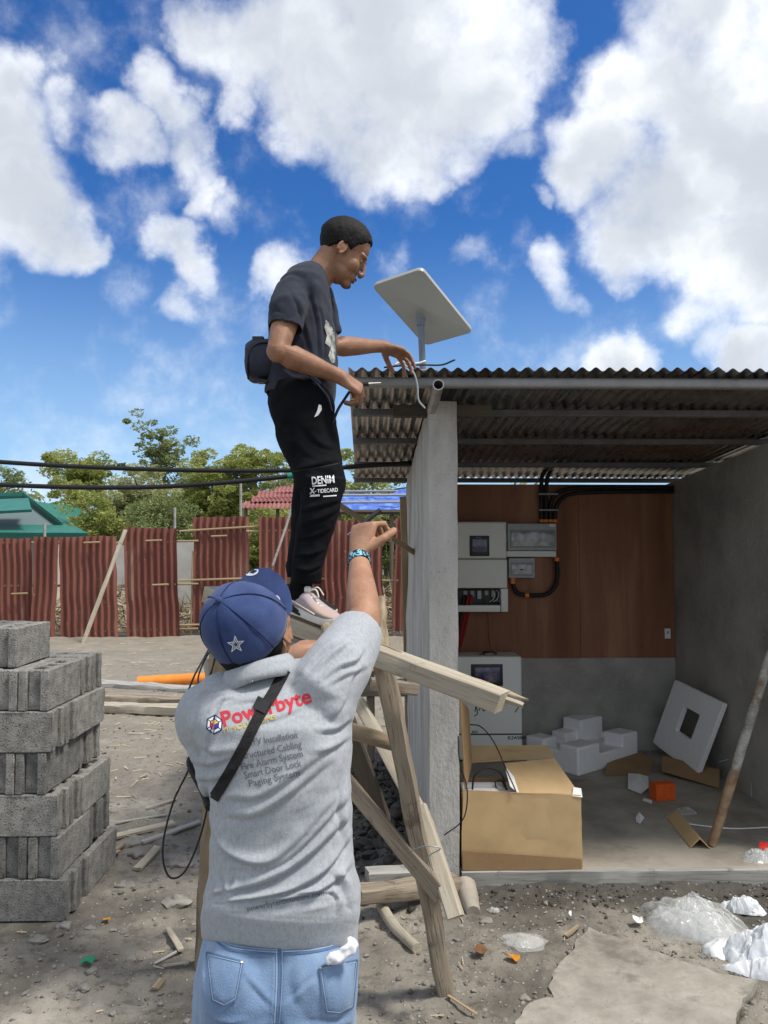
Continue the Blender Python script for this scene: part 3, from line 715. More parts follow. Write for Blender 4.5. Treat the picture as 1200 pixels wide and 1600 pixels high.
# main gable: ridge runs away; the right slope falls to the right
slab4([HP(-120, 828), HP(92, 828), HP(38, 784, hy + 1.2), HP(-120, 784, hy + 1.2)], .08, 'slate', 'roof_slope', hs)
slab4([HP(92, 828), HP(92, 828) + Vector((-.3, 5, 0)), HP(38, 784, hy + 1.2) + Vector((0, 4, 0)), HP(38, 784, hy + 1.2)], .08, 'green_roof', 'roof_slope', hs)
for (e0, e1) in ((HP(-120, 782, hy + 1.15), HP(39, 782, hy + 1.15)), (HP(37, 782, hy + 1.15), HP(97, 829, hy - .1))):
    for dz, hh, mm in ((.0, .13, 'green_dark'), (.13, .10, 'green_roof')):
        bm = NB(); d = Vector((0, 0, hh)); o_ = Vector((0, -.06, dz)); b_ = Vector((0, .14, 0)); hexa(bm, [e0 + o_, e1 + o_, e1 + o_ + b_, e0 + o_ + b_, e0 + o_ + d, e1 + o_ + d, e1 + o_ + d + b_, e0 + o_ + d + b_]); put('bargeboard', bm, mm, hs)
# front porch roofs
slab4([HP(-60, 806, hy - 1.5), HP(50, 800, hy - 1.5), HP(45, 782, hy + .2), HP(-60, 786, hy + .2)], .07, 'green_roof', 'porch_roof', hs)
slab4([HP(-60, 836, hy - 1.9), HP(137, 837, hy - 1.9), HP(115, 825, hy - .2), HP(-60, 822, hy - .2)], .07, 'green_roof', 'porch_roof', hs)
bm = NB(); e0, e1 = HP(-60, 839, hy - 1.92), HP(138, 839, hy - 1.92); box(bm, e0 - Vector((0, .05, .06)), e1 + Vector((0, .0, .04))); put('fascia', bm, 'green_dark', hs)
for px in (28, 112, -40):
    bm = NB(); p = HP(px, 845, hy - 1.8); tube(bm, [(p.x, p.y, 0), (p.x, p.y, p.z + .06)], .05, 8); put('porch_post', bm, 'greywood', hs)
bm = NB(); p0, p1 = HP(8, 846, hy + .58), HP(30, 872, hy + .58); box(bm, (p0.x, hy + .56, p1.z), (p1.x, hy + .62, p0.z)); put('window', bm, 'dark_pane', hs)
# low wall of the lot behind, pond water in front of it
MT['lotwall'] = mat('whitewashed_wall', [(.42,.40,.36),(.56,.54,.49)], 2, .9)
bm = NB(); y = 19; a, b = P(100, 880, y), P(330, 880, y); box(bm, (a.x, y, 0), (b.x, y + .15, P(0, 846, y).z)); tag(put('boundary_wall', bm, 'lotwall', None, (a.x, y, 0)), 'low whitewashed boundary wall glimpsed between the fence sheets', 'wall')
MT['water'] = mat('pond_water', [(.10,.13,.16),(.16,.19,.22)], 3, .08, .1, 20, spec=.6)
bm = NB(); vs = [bm.verts.new(p) for p in ((-9, 16.7, .14), (6, 16.7, .14), (6, 18.6, .14), (-9, 18.6, .14))]; bm.faces.new(vs); tag(put('water', bm, 'water'), kind='structure')
# red roofed shelter and blue tarpaulin shelter
def shelter(name, label, y, xl, xr, yt, yb, m, tops):
    s = thing(name, label, 'shelter', (P((xl + xr) / 2, 800, y).x, y, 0))
    for k, (dy0, t0_, t1_, x0, x1) in enumerate(tops):
        o = P(x0, t1_, y + dy0); e = P(x1, t1_, y + dy0); u = (e - o); L = u.length; u.normalize()
        bk = P(x0 + (6 if k == 0 else 4), t0_, y + dy0 + .8); v = bk - o; vl = v.length; v.normalize(); n = u.cross(v).normalized()
        put('roof_sheet', corr(o, u, v, n, L, vl, .10, .016, 6, 4, .004, .03, k + 3), m, s)
    for px in (xl + 6, (xl + xr) / 2, xr - 6):
        a = P(px, yb, y + .3); bm = NB(); tube(bm, [(a.x, a.y, 0), (a.x, a.y, a.z)], .045, 7); put('post', bm, 'bark_far', s)
    return s
MT['shed_red'] = mat('faded_red_iron', [(.17,.055,.05),(.25,.09,.08),(.30,.14,.13)], 2, .7, .2, 20)
shelter('shelter', 'open shelter with a rusty red corrugated roof behind the fence', 17.5, 378, 490, 768, 795, 'shed_red', [(0, 782, 794, 378, 492), (.5, 775, 784, 392, 492), (1.0, 767, 777, 402, 492), (1.5, 760, 769, 428, 492)])
MT['tarp'] = mat('blue_tarpaulin', [(.04,.10,.42),(.075,.17,.60),(.22,.34,.72)], 2.4, .4, .5, 5, stretch=(2.5, 1, 1), dist=.05)
ts = thing('shelter', 'shelter roofed with crumpled bright blue tarpaulin beside the pillar', 'shelter', (P(590, 800, 17).x, 17, 0))
bm = NB(); A, B, C_, D = P(522, 797, 17), P(660, 797, 17), P(660, 768, 19), P(522, 768, 19); k = 26
g = [[bm.verts.new(A.lerp(B, i / k).lerp(D.lerp(C_, i / k), j / 10)) for i in range(k + 1)] for j in range(11)]
for j in range(10):
    for i in range(k): bm.faces.new((g[j][i], g[j][i + 1], g[j + 1][i + 1], g[j + 1][i]))
me = bpy.data.meshes.new('tarpaulin'); bm.to_mesh(me); bm.free(); rough_up(me, .16, 2.5, 6); put('tarpaulin', me, 'tarp', ts, sm=True)
for py, dy in ((785, .4), (774, 1.2), (768, 2)):
    bm = NB(); tube(bm, [P(522, py, 17 + dy), P(660, py - 1, 17 + dy)], .035, 6); put('batten', bm, 'greywood', ts)
bm = NB(); tube(bm, [P(522, 800, 17), P(660, 800, 17)], .06, 6); put('beam', bm, 'darkwood', ts)
for px in (530, 612, 650):
    a = P(px, 798, 17.1); bm = NB(); tube(bm, [(a.x, a.y, 0), a], .05, 7); put('post', bm, 'bark_far', ts)
for (px, tp, y) in ((70, 818, 16.4), (273, 793, 17), (376, 752, 17)):
    p = P(px, tp, y); bm = NB(); tube(bm, [(p.x, p.y, 0), (p.x + .02, p.y, p.z * .5), p], .03, 7); o = put('pole', bm, 'greywood', None, (p.x, p.y, 0))
    tag(o, {70: 'short grey pole in front of the green roofed house', 273: 'thin leaning grey pole behind the second fence gap', 376: 'grey pole next to the red roofed shelter'}[px], 'pole')

# ================================================================== fence of red iron sheets
FY = 15.0
fence = thing('fence', 'fence of rusty red corrugated iron sheets with gaps and bamboo rails', 'fence', (P(300, 1000, FY).x, FY, 0))
SH = [(-300, -190, 842, 1012, 3, FY), (-182, -72, 844, 1012, -3, FY), (-62, 55, 842, 1012, 3, FY), (46, 88, 838, 1006, -4, FY - .05), (94, 187, 839, 1008, 4, FY), (196, 284, 824, 1006, 5, FY), (298, 390, 808, 985, -2, FY + .1), (403, 470, 807, 980, 2, FY), (474, 520, 808, 975, 2, FY + .1), (507, 602, 812, 985, 3, FY - .06), (612, 662, 810, 985, -3, FY), (668, 760, 812, 985, 2, FY)]
for i, (x0, x1, y0, y1, ln, y) in enumerate(SH):
    x0 += 3; x1 -= 2; b = P(x0, y1, y); e = P(x1, y1, y); u = Vector((1, 0, (e.z - b.z) / (e.x - b.x) + .02 * (-1) ** i)).normalized(); w = (e - b).length
    top = P(x0 - ln, y0, y); v = (top - b); L = v.length; v.normalize(); n = Vector((0, -1, .03)).normalized()
    put('corrugated_sheet', corr(b, u, v, n, w, L, .128, .026, 8, 12, .002, .03, i + 20), 'red_iron', fence)
for (py, dy) in ((848, .02), (915, .03), (985, .05)):
    for (x0, x1, a) in ((-310, -20, 0), (-40, 100, 0), (84, 205, 2), (180, 310, -3), (280, 410, -8 if py < 900 else -4), (385, 520, -3), (590, 680, 0)):
        k = -18 if (x0 > 260 and py < 900) else -8 if x0 > 260 else 0
        bm = NB(); tube(bm, [P(x0, py + k, FY + .045), P(x1, py + k + a, FY + .045)], .022, 7); put('rail', bm, 'bamboo', fence)
for (px, py) in ((143, 848), (240, 845), (342, 838), (30, 928), (250, 914)):
    bm = NB(); tube(bm, [P(px - 12, py, FY - .085), P(px + 13, py - 1, FY - .085)], .018, 7); put('batten', bm, 'bamboo', fence)
for px in (91, 192, 291, 397, 606):
    p = P(px + 7, 1000, FY + .1); bm = NB(); tube(bm, [(p.x, p.y, 0), (p.x + .02, p.y, 1.75)], .022, 7); put('post', bm, 'bamboo', fence)
o = timber('prop_pole', P(128, 1010, 13.9), P(196, 828, 14.85), .065, .05, 'palewood', jag=.004); tag(o, 'long pale timber prop leaning diagonally against the red fence', 'timber')
# dry palm fronds heaped behind the fence, seen through its gaps
r = np.random.default_rng(3); n = 2600
MT['straw'] = mat('dry_fronds', [(.30,.24,.15),(.44,.37,.25),(.55,.48,.36)], 6, .9)
c = np.c_[r.uniform(-8.5, 2.5, n), r.uniform(15.5, 16.5, n), r.uniform(0, 1, n)]; c[:, 2] = .1 + c[:, 2] ** 1.3 * (.75 + .2 * np.sin(c[:, 0] * 2))
a = r.normal(0, 1, (n, 3)) * np.array((1, .5, .6)); a /= np.linalg.norm(a, axis=1)[:, None]; a *= r.uniform(.15, .45, n)[:, None]
b = np.cross(a, r.normal(0, 1, (n, 3))); b = b / np.linalg.norm(b, axis=1)[:, None] * .016
o = put('palm_fronds', mesh_np('fr', np.stack([c - a, c - b, c + a, c + b], 1).reshape(-1, 3), np.arange(4 * n).reshape(n, 4)), 'straw'); tag(o, 'heap of dry palm fronds behind the fence gaps', 'dry fronds', kind='stuff')

# ================================================================== cables overhead
bm = NB(); pts = spline([P(-1300, 560, 5.8), P(-700, 655, 5.7), P(-260, 702, 5.6), P(-40, 719, 5.58), P(120, 729, 5.55), P(300, 735, 5.53), P(455, 735, 5.52), P(560, 729, 5.52), P(645, 723, 5.52)], 8); tube(bm, pts, .0165, 10)
tag(put('conduit_cable', bm, 'rubber', None, pts[-1], sm=True), 'upper thick black cable sagging from the left edge to the shed roof', 'cable', 'black cables running to the shed')
bm = NB(); pts = spline([P(-1300, 640, 5.5), P(-700, 715, 5.4), P(-260, 748, 5.3), P(-20, 757, 5.3), P(160, 762, 5.3), P(300, 758, 5.32), P(452, 744, 5.35), P(540, 730, 5.42), P(645, 724, 5.46)], 8); tube(bm, pts, .0165, 10)
o = put('conduit_cable', bm, 'rubber', None, pts[-1], sm=True); tag(o, 'lower thick black cable with a green joint near the standing worker', 'cable', 'black cables running to the shed')
MT['teal'] = flat('green_joint', (.01, .23, .17), .4)
bm = NB(); tube(bm, [P(449, 744.3, 5.345), P(462, 742, 5.355)], .021, 12); put('joint', bm, 'teal', o, sm=40)
# ================================================================== stack of hollow concrete blocks
BL, BT, BH = .40, .14, .188
def block_mesh():
    bm = NB(); h = BH - .003; b = .0045
    box(bm, (0, 0, 0), (BL, .040, h), b); box(bm, (0, BT - .040, 0), (BL, BT, h), b)
    for x0, x1 in ((.016, .05), (.133, .160), (.240, .267), (.35, .384)): box(bm, (x0, .0398, .001), (x1, BT - .0398, h - .001), b)
    bmesh.ops.recalc_face_normals(bm, faces=bm.faces[:])
    bmesh.ops.subdivide_edges(bm, edges=[e for e in bm.edges if e.calc_length() > .12], cuts=3)
    me = bpy.data.meshes.new('concrete_block'); bm.to_mesh(me); bm.free(); rough_up(me, .005, 30, 2); smooth(me, 40)
    me.materials.append(MT['block']); return me
BM = block_mesh(); XR = P(104, 1421, 3.6).x; BY = 3.6
ORD = ('bottom', 'second', 'third', 'fourth', 'fifth', 'top full'); OFF = (0, -.04, -.045, -.105, -.08, -.105)
def blockat(x, y, z, along_y, label):
    o = bpy.data.objects.new('concrete_block', BM); link(o)
    o.location = (x, y, z); o.rotation_euler = (0, 0, rad(90 if along_y else 0) + random.uniform(-.012, .012))
    if random.random() < .5:
        o.rotation_euler.z += math.pi; o.location.x += -BT if along_y else BL; o.location.y += BL if along_y else BT
    return tag(o, label, 'concrete block', 'hollow concrete blocks in the stack')
g_ = .006
for c in range(6):
    xr, z, w = XR + OFF[c], c * BH + .0, ORD[c]; lay_ = []; full = c == 5
    if c % 2 == 0:
        lay_ = [(xr - BL, BY, 0, 'long side to the camera, front right of the %s course'), (xr - BL, BY + BT + g_, 0, 'second row from the front, end showing on the right of the %s course'),
                (xr, BY + 2 * (BT + g_), 1, 'long side facing right, far right corner of the %s course'), (xr - BT - g_, BY + 2 * (BT + g_), 1, 'inside the far right corner of the %s course')]
    else:
        lay_ = [(xr, BY, 1, 'long side facing right, front right corner of the %s course'), (xr - BT - g_, BY, 1, 'grooved end to the camera, second from the right of the %s course'),
                (xr - BL, BY + BL + g_, 0, 'end showing on the far right side of the %s course, nearer one'), (xr - BL, BY + BL + BT + 2 * g_, 0, 'rearmost one on the right side of the %s course')]
        if c != 3 or True: lay_ += [(xr - 2 * (BT + g_), BY + .01, 1, 'grooved end to the camera, third from the right of the %s course')]
        if full: lay_ += [(xr - 3 * (BT + g_), BY, 1, 'hollow top open, leftmost front end of the %s course'), (xr - 2 * BL - g_, BY + BL + g_, 0, 'far left, hollow top open, in the %s course'), (xr - 2 * BL - g_, BY + BL + BT + 2 * g_, 0, 'rear left, hollow top open, in the %s course')]
    for (x, y, ay, l) in lay_:
        blockat(x + random.uniform(-.006, .004), y, z, ay, 'grey block, ' + l % w)
o = bpy.data.objects.new('concrete_block', BM); link(o); pc = P(25, 1029, 3.66); o.rotation_euler = (0, 0, rad(91)); o.location = (P(25, 1029, 3.66).x , pc.y, 6 * BH)
tag(o, 'single grey hollow block lying lengthwise on top of the stack', 'concrete block', 'hollow concrete blocks in the stack')
o = bpy.data.objects.new('concrete_block', BM); link(o); o.rotation_euler = (0, 0, rad(89)); o.location = (pc.x - .16, pc.y + .05, 6 * BH)
tag(o, 'dark block cut off by the photo edge, left of the topmost one', 'concrete block', 'hollow concrete blocks in the stack')

# ================================================================== scaffold the worker stands on
sc = thing('scaffold', 'rough timber trestle scaffold with a plank top, carrying the worker', 'scaffold', G(640, 1540))
YB0 = 2.62
pa, pbk = P(330, 928, 3.02), P(786, 1097, 2.40)     # top plank centreline
def along(s): return pa.lerp(pbk, s)
dpl = (pbk - pa).normalized()
o = timber('plank', pa, pbk, .088, .060, 'palewood', sc, jag=.003, roundness=.05); o['label'] = 'pale sawn top beam with a split bark edge'
# splintered bark edge along the far side of the beam
side = Vector((0, 0, 1)).cross(dpl).normalized(); side = side if side.y > 0 else -side
upb = dpl.cross(side); upb = upb if upb.z > 0 else -upb
timber('wane', along(.72) + side * .028 - upb * .002, along(1.045) + side * .026 + upb * .004, .058, .05, 'palewood', sc, jag=.010, seg=26, taper=.35); timber('bark_edge', along(.45) + side * .044 + upb * .030, along(1.05) + side * .034 + upb * .016, .022, .012, 'bark', sc, jag=.012, seg=40)
timber('plank', P(438, 995, 2.86), P(640, 1052, 2.80), .075, .03, 'greywood', sc, jag=.004)
def leg(a, b, w, h, m='wood', name='leg', lab=None, **k):
    o = timber(name, a, b, w, h, m, sc, up=(0, 1, .2), **k)
    if lab: o['label'] = lab
    return o
gA = G(698, 1550)
leg(P(597, 1022, 2.70), gA + Vector((0, 0, -.02)), .062, .07, 'wood', lab='long weathered front leg', jag=.007)
leg(P(655, 1262, 2.98), P(712, 1434, 2.74), .06, .05, 'palewood', 'brace', 'pale short brace across the front leg', jag=.004)
leg(P(560, 1095, 3.30), P(668, 1290, 3.02), .05, .045, 'palewood', 'brace', jag=.004)
leg(P(536, 1215, 2.86), P(690, 1400, 2.80), .058, .035, 'wood', 'brace', 'diagonal board nailed to the front leg', jag=.004)
leg(P(538, 1120, 3.06), P(598, 1284, 3.30) , .075, .06, 'darkwood', 'leg', 'dark rear leg', jag=.006)
log('rail', P(540, 1140, 2.92), P(622, 1164, 2.86), .031, .028, 'bark', sc).__setitem__('label', 'round barked rail')
timber('rail', P(578, 1068, 3.25), P(652, 1076, 3.3), .05, .05, 'wood', sc)
gL = G(316, 1508)
log('leg', P(346, 960, 2.98), Vector((gL.x, gL.y, gL.z - .03)), .036, .034, 'bark', sc, jag=.12).__setitem__('label', 'barked post at the left end')
timber('leg', P(328, 1030, 3.05), P(334, 1085, 3.06), .05, .04, 'greywood', sc)
timber('leg', P(356, 1000, 3.1), G(380, 1440) + Vector((0, 0, -.02)), .05, .05, 'wood', sc)
bm = NB(); tube(bm, spline([P(640, 1330, 2.74), P(665, 1322, 2.70), P(688, 1326, 2.70), P(668, 1340, 2.72), P(676, 1366, 2.72)], 6), .0022, 5); put('tie_wire', bm, 'steel', sc)
# far scaffold pieces between the fence and the shed
o = timber('upright_stud', G(637, 1140), P(630, 778, 5.6), .05, .04, 'bamboo', None, up=(0, 1, 0), jag=.003); 
tag(o, 'thin upright timber stud standing just left of the pillar', 'timber stud')
sc2 = thing('low_trestle', 'low wooden trestle standing behind the scaffold, beside the pillar', 'trestle', G(600, 1130))
for a, b in ((P(579, 1048, 6.2), G(580, 1112)), (P(640, 1075, 6.2), G(640, 1120))): timber('leg', a, Vector((a.x, a.y, gz(a.x, a.y) - .02)), .07, .06, 'wood', sc2)
timber('rail', P(560, 1079, 6.15), P(660, 1079, 6.15), .07, .08, 'wood', sc2)
o = log('bamboo_pole', P(520, 783, 4.3), P(652, 866, 5.2), .016, .019, 'bamboo', None, jag=.03); tag(o, 'thin bamboo pole slanting behind the raised hand to the pillar', 'pole')
o = log('driftwood_stump', G(598, 1010) - Vector((0, 0, .1)), P(596, 935, PG(598, 1010).y), .11, .08, 'bark', None, jag=.2); tag(o, 'rough grey stump behind the raised forearm, at the fence foot', 'stump')
o = timber('leaning_board', G(512, 972), P(516, 905, G(512, 972).y + .12), .34, .05, 'wood', None, up=(0, 1, 0)); tag(o, 'small dark board leaning upright behind the standing shoe', 'board')
bm = NB(); p = G(628, 985); ball(bm, p + Vector((0, 0, .16)), (.2, .18, .17), 18); me = remesh(bm, .03, 1); rough_up(me, .09, 6, 4); o = put('white_sack', me, 'white_bag', None, p, sm=True); tag(o, 'lumpy white sack on the ground beside the upright stud', 'sack')

# ================================================================== power equipment in the shed
WY = YB - .016                          # face of the plywood
def bb(pxa, pya, pxb, pyb, y): a, b = P(pxa, pya, y), P(pxb, pyb, y); return min(a.x, b.x), max(a.x, b.x), min(a.z, b.z), max(a.z, b.z)
def pbox(name, a, y0, y1, m, par, bev=.006, sm=35, seg=2):
    x0, x1, z0, z1 = bb(*a, y0); bm = NB(); box(bm, (x0, y0, z0), (x1, y1, z1), bev, seg=seg); return put(name, bm, m, par, sm=sm)
inv = thing('inverter', 'white wall mounted solar inverter with a small dark display', 'inverter', (P(750, 950, WY).x, WY, P(750, 955, WY).z))
YI = WY - .17
pbox('casing', (700, 815, 792, 873, ), YI, WY, 'white_enamel', inv, .02, seg=4); pbox('lower_cover', (700, 874, 793, 919), YI - .004, WY, 'white_enamel', inv, .01, seg=3)
pbox('display_bezel', (734, 837, 765, 869), YI - .012, YI + .01, 'black_plastic', inv, .006); pbox('display', (738, 842, 761, 863), YI - .0135, YI, 'screen', inv, .002)
pbox('status_light', (744, 839, 752, 841), YI - .0145, YI, 'screen', inv, .001)
pbox('terminal_bay', (700, 921, 782, 945), WY - .05, WY - .001, 'black_plastic', inv, .003)
pbox('bay_frame', (783, 920, 794, 956), WY - .14, WY, 'white_enamel', inv, .004); pbox('bay_frame', (700, 946, 782, 956), WY - .14, WY, 'white_enamel', inv, .004)
for i in range(5):
    pbox('terminal', (724 + i * 11, 923, 730 + i * 11, 930 + (i % 3) * 3), WY - .075, WY - .052, 'grey_plastic' if i == 2 else 'steel', inv, .002)
for k, (x, c) in enumerate(((716, 'rubber'), (722, 'redw'), (727, 'redw'))):
    if 'redw' not in MT: MT['redw'] = flat('red_wire', (.28, .012, .015), .45)
    bm = NB(); tube(bm, spline([P(x + 10, 930, WY - .1), P(x + 6, 950, WY - .11), P(x - 1, 985, WY - .08), P(x - 14, 1030, WY - .06)], 6), .011, 8); o = put('power_lead', bm, c, None, P(x, 950, WY), sm=True)
    tag(o, ('black lead hanging from the inverter beside the pillar', 'red lead next to the black one below the inverter', 'second red lead hanging from the inverter, beside the first one')[k], 'cable')
bm = NB(); tube(bm, spline([P(756, 932, WY - .1), P(762, 960, WY - .05), P(764, 995, WY - .04), P(768, 1018, WY - .06)], 6), .0035, 6); tag(put('thin_wire', bm, flat('brown_wire', (.12, .05, .03), .5), None, P(756, 932, WY)), 'thin brown wire hanging from inverter to battery', 'wire')
for k in range(3):
    bm = NB(); x = 765 + 6 * k; tube(bm, spline([P(x, 940, WY - .06), P(x + 6, 936, WY - .09), P(x + 8, 926, WY - .07), P(x + 4, 922, WY - .06)], 5), .004, 6); put('jumper_wire', bm, 'white_thread', inv)
# breaker boxes
for (nm, lab, a, win, rows) in (('breaker_box', 'wide grey breaker box with a long window, right of the inverter', (793, 818, 870, 860), (797, 828, 868, 856), 8), ('breaker_box', 'small square grey breaker box below the wide one', (795, 872, 836, 903), (798, 879, 833, 900), 3)):
    t = thing(nm, lab, 'breaker box', (P(a[0], a[3], WY).x, WY, P(a[0], a[3], WY).z)); pbox('casing', a, WY - .09, WY, 'grey_plastic', t, .008)
    pbox('window_frame', win, WY - .096, WY - .085, 'steel', t, .003)
    pbox('window', (win[0] + 2, win[1] + 3, win[2] - 2, win[3] - 3), WY - .099, WY - .09, 'glass_grey', t, .002)
    for i in range(rows if rows == 3 else 0): x = win[0] + 8 + i * 7.; pbox('breaker', (x, win[1] + 10, x + 5, win[3] - 9), WY - .103, WY - .095, 'black_plastic' if i % 2 else 'grey_plastic', t, .002)
    for (sx, sy) in ((a[0] + 2.5, a[1] + 2.5), (a[2] - 2.5, a[1] + 2.5), (a[0] + 2.5, a[3] - 2.5), (a[2] - 2.5, a[3] - 2.5)):
        p = P(sx, sy, WY - .09); bm = NB(); tube(bm, [p, p - Vector((0, .004, 0))], .006, 8); put('screw', bm, 'pipe', t)
    if rows == 8: pbox('rating_label', (859, 818.5, 868, 823), WY - .0915, WY - .089, 'paper', t, .0005); pbox('wire_duct', (791, 861, 869, 870), WY - .06, WY, 'white_enamel', t, .003)
# conduit from small box round to the wide box, orange couplings
bm = NB(); tube(bm, spline([P(870, 872, WY - .05), P(871, 900, WY - .05), P(866, 918, WY - .05), P(852, 929, WY - .05), P(825, 930, WY - .05), P(808, 926, WY - .05), P(802, 914, WY - .05), P(801, 904, WY - .05)], 6), .017, 12)
o = put('conduit', bm, 'rubber', None, P(840, 930, WY), sm=True); tag(o, 'black flexible conduit looping under the two breaker boxes', 'conduit')
for (x, y, dx, dy) in ((801, 907, 0, 5), (823, 930, 3, 0), (870, 874, 0, 3)):
    bm = NB(); tube(bm, [P(x - dx, y - dy, WY - .05), P(x + dx, y + dy, WY - .05)], .021, 12); put('coupling', bm, 'orange', o, sm=40)
# bundle of conduits rising from the wide box
for k, (x0, pts) in enumerate(((846, [(846, 817), (846, 780), (846, 758), (848, 742), (862, 724)]), (853, [(853, 817), (853, 780), (854, 758), (857, 742), (870, 722)]), (860, [(860, 817), (860, 792), (865, 776), (880, 766), (910, 762), (990, 762), (1052, 762)]), (867, [(867, 817), (868, 796), (876, 781), (892, 772), (930, 769), (1000, 768), (1052, 768)]))):
    bm = NB(); tube(bm, spline([P(x, y, WY - .04 - .012 * (k % 2)) for x, y in pts], 6), .0165, 10)
    o = put('conduit', bm, 'rubber', None, P(x0, 817, WY), sm=True)
    tag(o, ('black conduit rising straight, first from the inverter side', 'black conduit rising straight, second from the inverter side', 'black conduit bending right along the wall top, upper one', 'black conduit bending right along the wall top, lower one')[k], 'conduit', 'conduits above the wide breaker box')
    bm = NB(); p = P(x0, 814, WY - .04 - .012 * (k % 2)); tube(bm, [p - Vector((0, 0, .012)), p + Vector((0, 0, .012))], .02, 10); put('coupling', bm, 'orange', o)
for y in (772, 797):
    bm = NB(); a, b = P(842, y, WY - .066), P(872, y, WY - .066); box(bm, a - Vector((0, .002, .006)), b + Vector((0, .004, .006))); o = put('conduit_clamp', bm, 'steel', None, a); tag(o, 'steel strap across the conduits, ' + ('upper' if y == 772 else 'lower') + ' one', 'clamp')
pbox('wall_switch', (1039, 982, 1048, 998), WY - .014, WY, 'white_enamel', None, .003).__setitem__('label', 'small white switch plate low on the plywood near the corner'); bpy.data.objects['wall_switch']['category'] = 'wall switch'
x0, x1, z0, z1 = bb(1041.5, 986, 1045.5, 991, WY - .016); bm = NB(); box(bm, (x0, WY - .018, z0), (x1, WY - .013, z1)); put('rocker', bm, 'grey_plastic', bpy.data.objects['wall_switch'])
# battery cabinet standing on the floor
YBt = YB - .34
fz = .10
bat = thing('battery_cabinet', 'white floor standing battery cabinet with a blue display', 'battery', (P(760, 1160, YBt).x, YBt, fz))
x0, x1, z0, z1 = bb(700, 1026, 816, 1100, YBt); bm = NB(); box(bm, (x0, YBt, fz + .02), (x1, YBt + .30, z1), .02, seg=4); put('casing', bm, 'white_enamel', bat, sm=35)
pbox('display_bezel', (736, 1038, 786, 1072), YBt - .008, YBt + .006, 'black_plastic', bat, .004, seg=2)
pbox('display', (742, 1043, 781, 1067), YBt - .0095, YBt, 'screen', bat, .001)
pbox('trim_line', (700, 1146.6, 816, 1148.2), YBt - .002, YBt + .001, 'black_plastic', bat, .0003)
for s, px, py, sz in (('EL2W2000M', 793, 1155, .030), ('AH', 737, 1146, .032)):
    put('lettering', text_flat(s, P(px, py, YBt - .0015), (1, 0, 0), (0, 0, 1), sz, bold=.0008), 'black_plastic', bat)
bm = NB()
for ln in ([(742, 1112), (744, 1104), (746, 1115), (741, 1119)], [(748, 1110), (752, 1105), (756, 1111), (760, 1106)], [(805, 1113), (812, 1102)]): tube(bm, spline([P(x, y, YBt - .002) for x, y in ln], 4), .0035, 5)
put('lettering', bm, 'black_plastic', bat)
for x in (x0 + .08, x1 - .08): bm = NB(); box(bm, (x - .04, YBt + .05, fz), (x + .04, YBt + .25, fz + .022)); put('foot', bm, 'black_plastic', bat)
bm = NB(); tube(bm, spline([P(748, 1024, YBt + .1), P(760, 1018, YBt + .06), P(776, 1021, YBt + .1), P(764, 1024, YBt + .15), P(755, 1021, YBt + .1), P(772, 1018, YBt + .06)], 6), .0045, 6); tag(put('wire_coil', bm, 'rubber', None, P(760, 1022, YBt)), 'small coil of wire lying on top of the battery', 'wire')

# ================================================================== cartons, foam and litter on the shed floor
def F_(px, py): return PG(px, py, fz)
cb = thing('cardboard_box', 'big open cardboard box standing on the shed sill', 'cardboard box', (P(816, 1352, 3.88).x, 3.88, .11))
bz = .112; f0, f1 = P(722, 1350, 3.87), P(910, 1356, 3.87); h_ = P(815, 1238, 3.87).z; yb_ = 4.20
def wallp(name, pts, m, th=.006, lab=None, par=None):
    bm = NB(); a = [Vector(p) for p in pts]; n = (a[1] - a[0]).cross(a[3] - a[0]).normalized() * th; hexa(bm, a + [p + n for p in a]); o = put(name, bm, m, par or cb)
    if lab: o['label'] = lab
    return o
bm = NB(); A = [(f0.x, 3.87, bz), (f1.x, 3.875, bz), (f1.x - .002, 3.87, P(910, 1243, 3.87).z), (f0.x + .004, 3.862, P(724, 1233, 3.87).z)]
hexa(bm, [Vector(p) for p in A] + [Vector(p) + Vector((0, .006, 0)) for p in A]); bmesh.ops.subdivide_edges(bm, edges=bm.edges[:], cuts=10, use_grid_fill=True)
me = bpy.data.meshes.new('front_panel'); bm.to_mesh(me); bm.free(); rough_up(me, .010, 7, 8); o = put('front_panel', me, 'card', cb, sm=40)
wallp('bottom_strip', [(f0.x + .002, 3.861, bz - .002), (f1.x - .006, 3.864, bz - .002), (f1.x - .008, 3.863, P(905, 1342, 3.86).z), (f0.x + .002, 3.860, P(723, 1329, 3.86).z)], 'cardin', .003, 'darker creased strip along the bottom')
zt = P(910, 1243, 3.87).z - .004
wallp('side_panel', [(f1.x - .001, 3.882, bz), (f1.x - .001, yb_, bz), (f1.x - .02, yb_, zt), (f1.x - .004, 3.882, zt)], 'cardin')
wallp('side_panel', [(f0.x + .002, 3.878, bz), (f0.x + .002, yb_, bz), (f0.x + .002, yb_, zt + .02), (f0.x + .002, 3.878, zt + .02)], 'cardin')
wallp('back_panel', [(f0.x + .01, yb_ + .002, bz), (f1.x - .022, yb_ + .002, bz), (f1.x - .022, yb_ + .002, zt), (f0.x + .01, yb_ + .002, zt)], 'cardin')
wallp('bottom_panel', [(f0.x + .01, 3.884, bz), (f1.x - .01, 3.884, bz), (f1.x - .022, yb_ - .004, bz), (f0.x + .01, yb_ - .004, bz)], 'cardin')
wallp('flap', [P(735, 1192, 4.2), P(866, 1185, 4.2), P(858, 1166, 4.36), P(736, 1166, 4.36)], 'card', .006, 'rear flap folded back')
wallp('flap', [P(809, 1240, 3.90), P(906, 1243, 3.885), P(866, 1186, 4.19), P(788, 1194, 4.14)], 'card', .006, 'right flap folded halfway over the opening')
